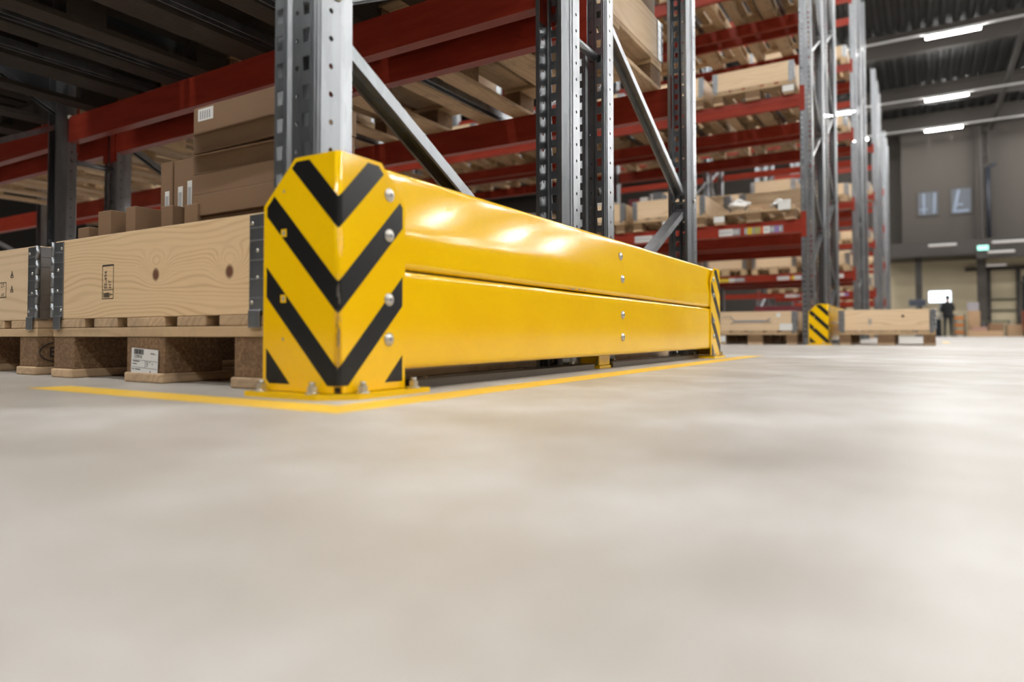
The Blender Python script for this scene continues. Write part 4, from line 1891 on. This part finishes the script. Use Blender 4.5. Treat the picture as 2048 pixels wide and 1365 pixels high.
r = empty('workstation_screen', (35.2, -1.42, 0))
m = MB()
m.box((0, -.44, 1.50), (.04, .44, 2.06), GREYBOX, .008)
m.build('screen_case', r)
m = MB()
m.box((-.006, -.42, 1.53), (0, .42, 2.03), SCREEN)
m.build('screen_panel', r)
m = MB()
m.cyl((.05, 0, 0), (.05, 0, 1.6), .03, GREYBOX, 10)
m.box((-.2, -.25, 0), (.3, .25, .03), GREYBOX)
m.build('stand', r)
tag(r, 'bright white screen on a stand in front of the person', 'screen')

r = empty('dark_monitor', (36.35, -.55, 0))
m = MB()
m.box((0, -.35, 1.42), (.05, .35, 1.73), GREYBOX, .008)
m.build('screen_case', r)
m = MB()
m.box((-.005, -.33, 1.44), (0, .33, 1.71), SCREENDIM)
m.build('screen_panel', r)
m = MB()
m.cyl((.03, 0, .951), (.03, 0, 1.45), .025, GREYBOX, 10)
m.build('stand', r)
tag(r, 'dark blue monitor above the cross aisle crate', 'monitor')

r = empty('packing_table', (36.6, -1.0, 0))
m = MB()
m.box((-.35, -1.1, .90), (.35, .6, .95), GREYBOX, .005)
m.build('table_top', r)
for x in (-.3, .3):
    for y in (-1.05, .55):
        m = MB()
        m.box((x - .025, y - .025, 0), (x + .025, y + .025, .9), GREYBOX)
        m.build('leg', r)
tag(r, 'long grey packing table behind the person and the screen', 'table')

r = empty('picking_cart', (33.9, -2.07, 0))
for z in (.12, .42, .72):
    m = MB()
    m.box((-.25, -.19, z), (.25, .19, z + .14), ORANGE, .006)
    m.build('shelf', r)
for x in (-.25, .25):
    for y in (-.19, .19):
        m = MB()
        m.box((x - .018, y - .018, .05), (x + .018, y + .018, .95), RUBBER)
        m.build('upright', r)
        m = MB()
        m.cyl((x, y - .018, .05), (x, y + .018, .05), .05, RUBBER, 14)
        m.build('wheel', r)
tag(r, 'black cart with orange shelves right of the person', 'cart')

crumple('parcel_bag', (34.2, -1.24, .75), .16, .12, .17, plain('cream_bag', (.62, .56, .44), .7), 'cream bag on a post left of the person', 3, None)
m = MB()
m.box((-.22, -.2, 0), (.22, .2, .75), TROUSER, .01)
tag(m.build('waste_bin', None, (34.2, -1.24, 0)), 'dark square bin left of the person', 'bin')
filler(34.6, -2.62, 0, 1.1, 'tall brown carton right of the picking cart', CARD_PALE, .44, .5, 'boxes at the hall end')
filler(34.6, -2.60, 1.1, .36, 'grey box on top of the tall brown carton', plain('grey_box_card', (.34, .32, .34), .6), .40, .45, 'boxes at the hall end')
filler(33.4, -2.92, 0, .24, 'long low brown carton on the floor at the hall end', CARD_PALE, 1.2, .8, 'boxes at the hall end')
filler(33.5, -2.75, .24, .16, 'pinkish flat carton on the long low carton', plain('pink_card', (.38, .22, .18), .6), .5, .6, 'boxes at the hall end')
filler(34.0, -3.35, 0, .55, 'brown carton behind the long low carton', CARD, .5, .5, 'boxes at the hall end')
filler(34.3, -4.0, 0, .50, 'brown carton beside the red lift truck', CARD_PALE, .55, .5, 'boxes at the hall end')
r = empty('low_bench', (34.4, -3.35, 0))
m = MB()
m.box((-.25, -.5, .62), (.25, .42, .67), plain('dark_green_board', (.05, .07, .04), .6))
m.build('bench_top', r)
for y in (-.48, .40):
    m = MB()
    m.box((-.22, y - .02, 0), (.22, y + .02, .62), GREYBOX)
    m.build('leg', r)
tag(r, 'low dark green bench over a brown carton at the hall end', 'bench')

r = empty('lift_truck', (34.0, -4.75, 0))
m = MB()
m.box((-.5, -.55, .15), (.6, .50, 1.05), REDTRUCK, .05, segs=3)
m.box((-.45, -.5, 1.05), (.2, .40, 1.25), REDTRUCK, .05, segs=3)
m.build('truck_body', r)
m = MB()
for y in (.36, -.36):
    m.box((.62, y - .06, .1), (.74, y + .06, 2.55), RUBBER)
m.box((.62, -.4, 2.4), (.74, .4, 2.5), RUBBER)
m.box((.62, -.4, 1.4), (.74, .4, 1.5), RUBBER)
m.build('mast', r)
m = MB()
for x in (-.5, .5):
    for y in (.44, -.48):
        m.box((x - .03, y - .03, 1.0), (x + .03, y + .03, 2.25), RUBBER)
m.box((-.55, -.52, 2.22), (.55, .48, 2.28), RUBBER)
m.build('overhead_guard', r)
m = MB()
m.box((-.15, -.2, 1.05), (.35, .15, 1.55), RUBBER, .04)
m.build('seat', r)
for x in (-.3, .45):
    for y in (.45, -.5):
        m = MB()
        m.cyl((x, y - .05, .16), (x, y + .05, .16), .16, RUBBER, 20)
        m.build('wheel', r)
tag(r, 'red and black lift truck cut off by the right edge of the picture', 'lift truck')

# the pattern pallets and collars everything was copied from are not part of the place
for o in (PD, PF, PK, CD, CF):
    for ch in kids(o):
        for g in kids(ch):
            bpy.data.objects.remove(g)
        bpy.data.objects.remove(ch)
    bpy.data.objects.remove(o)
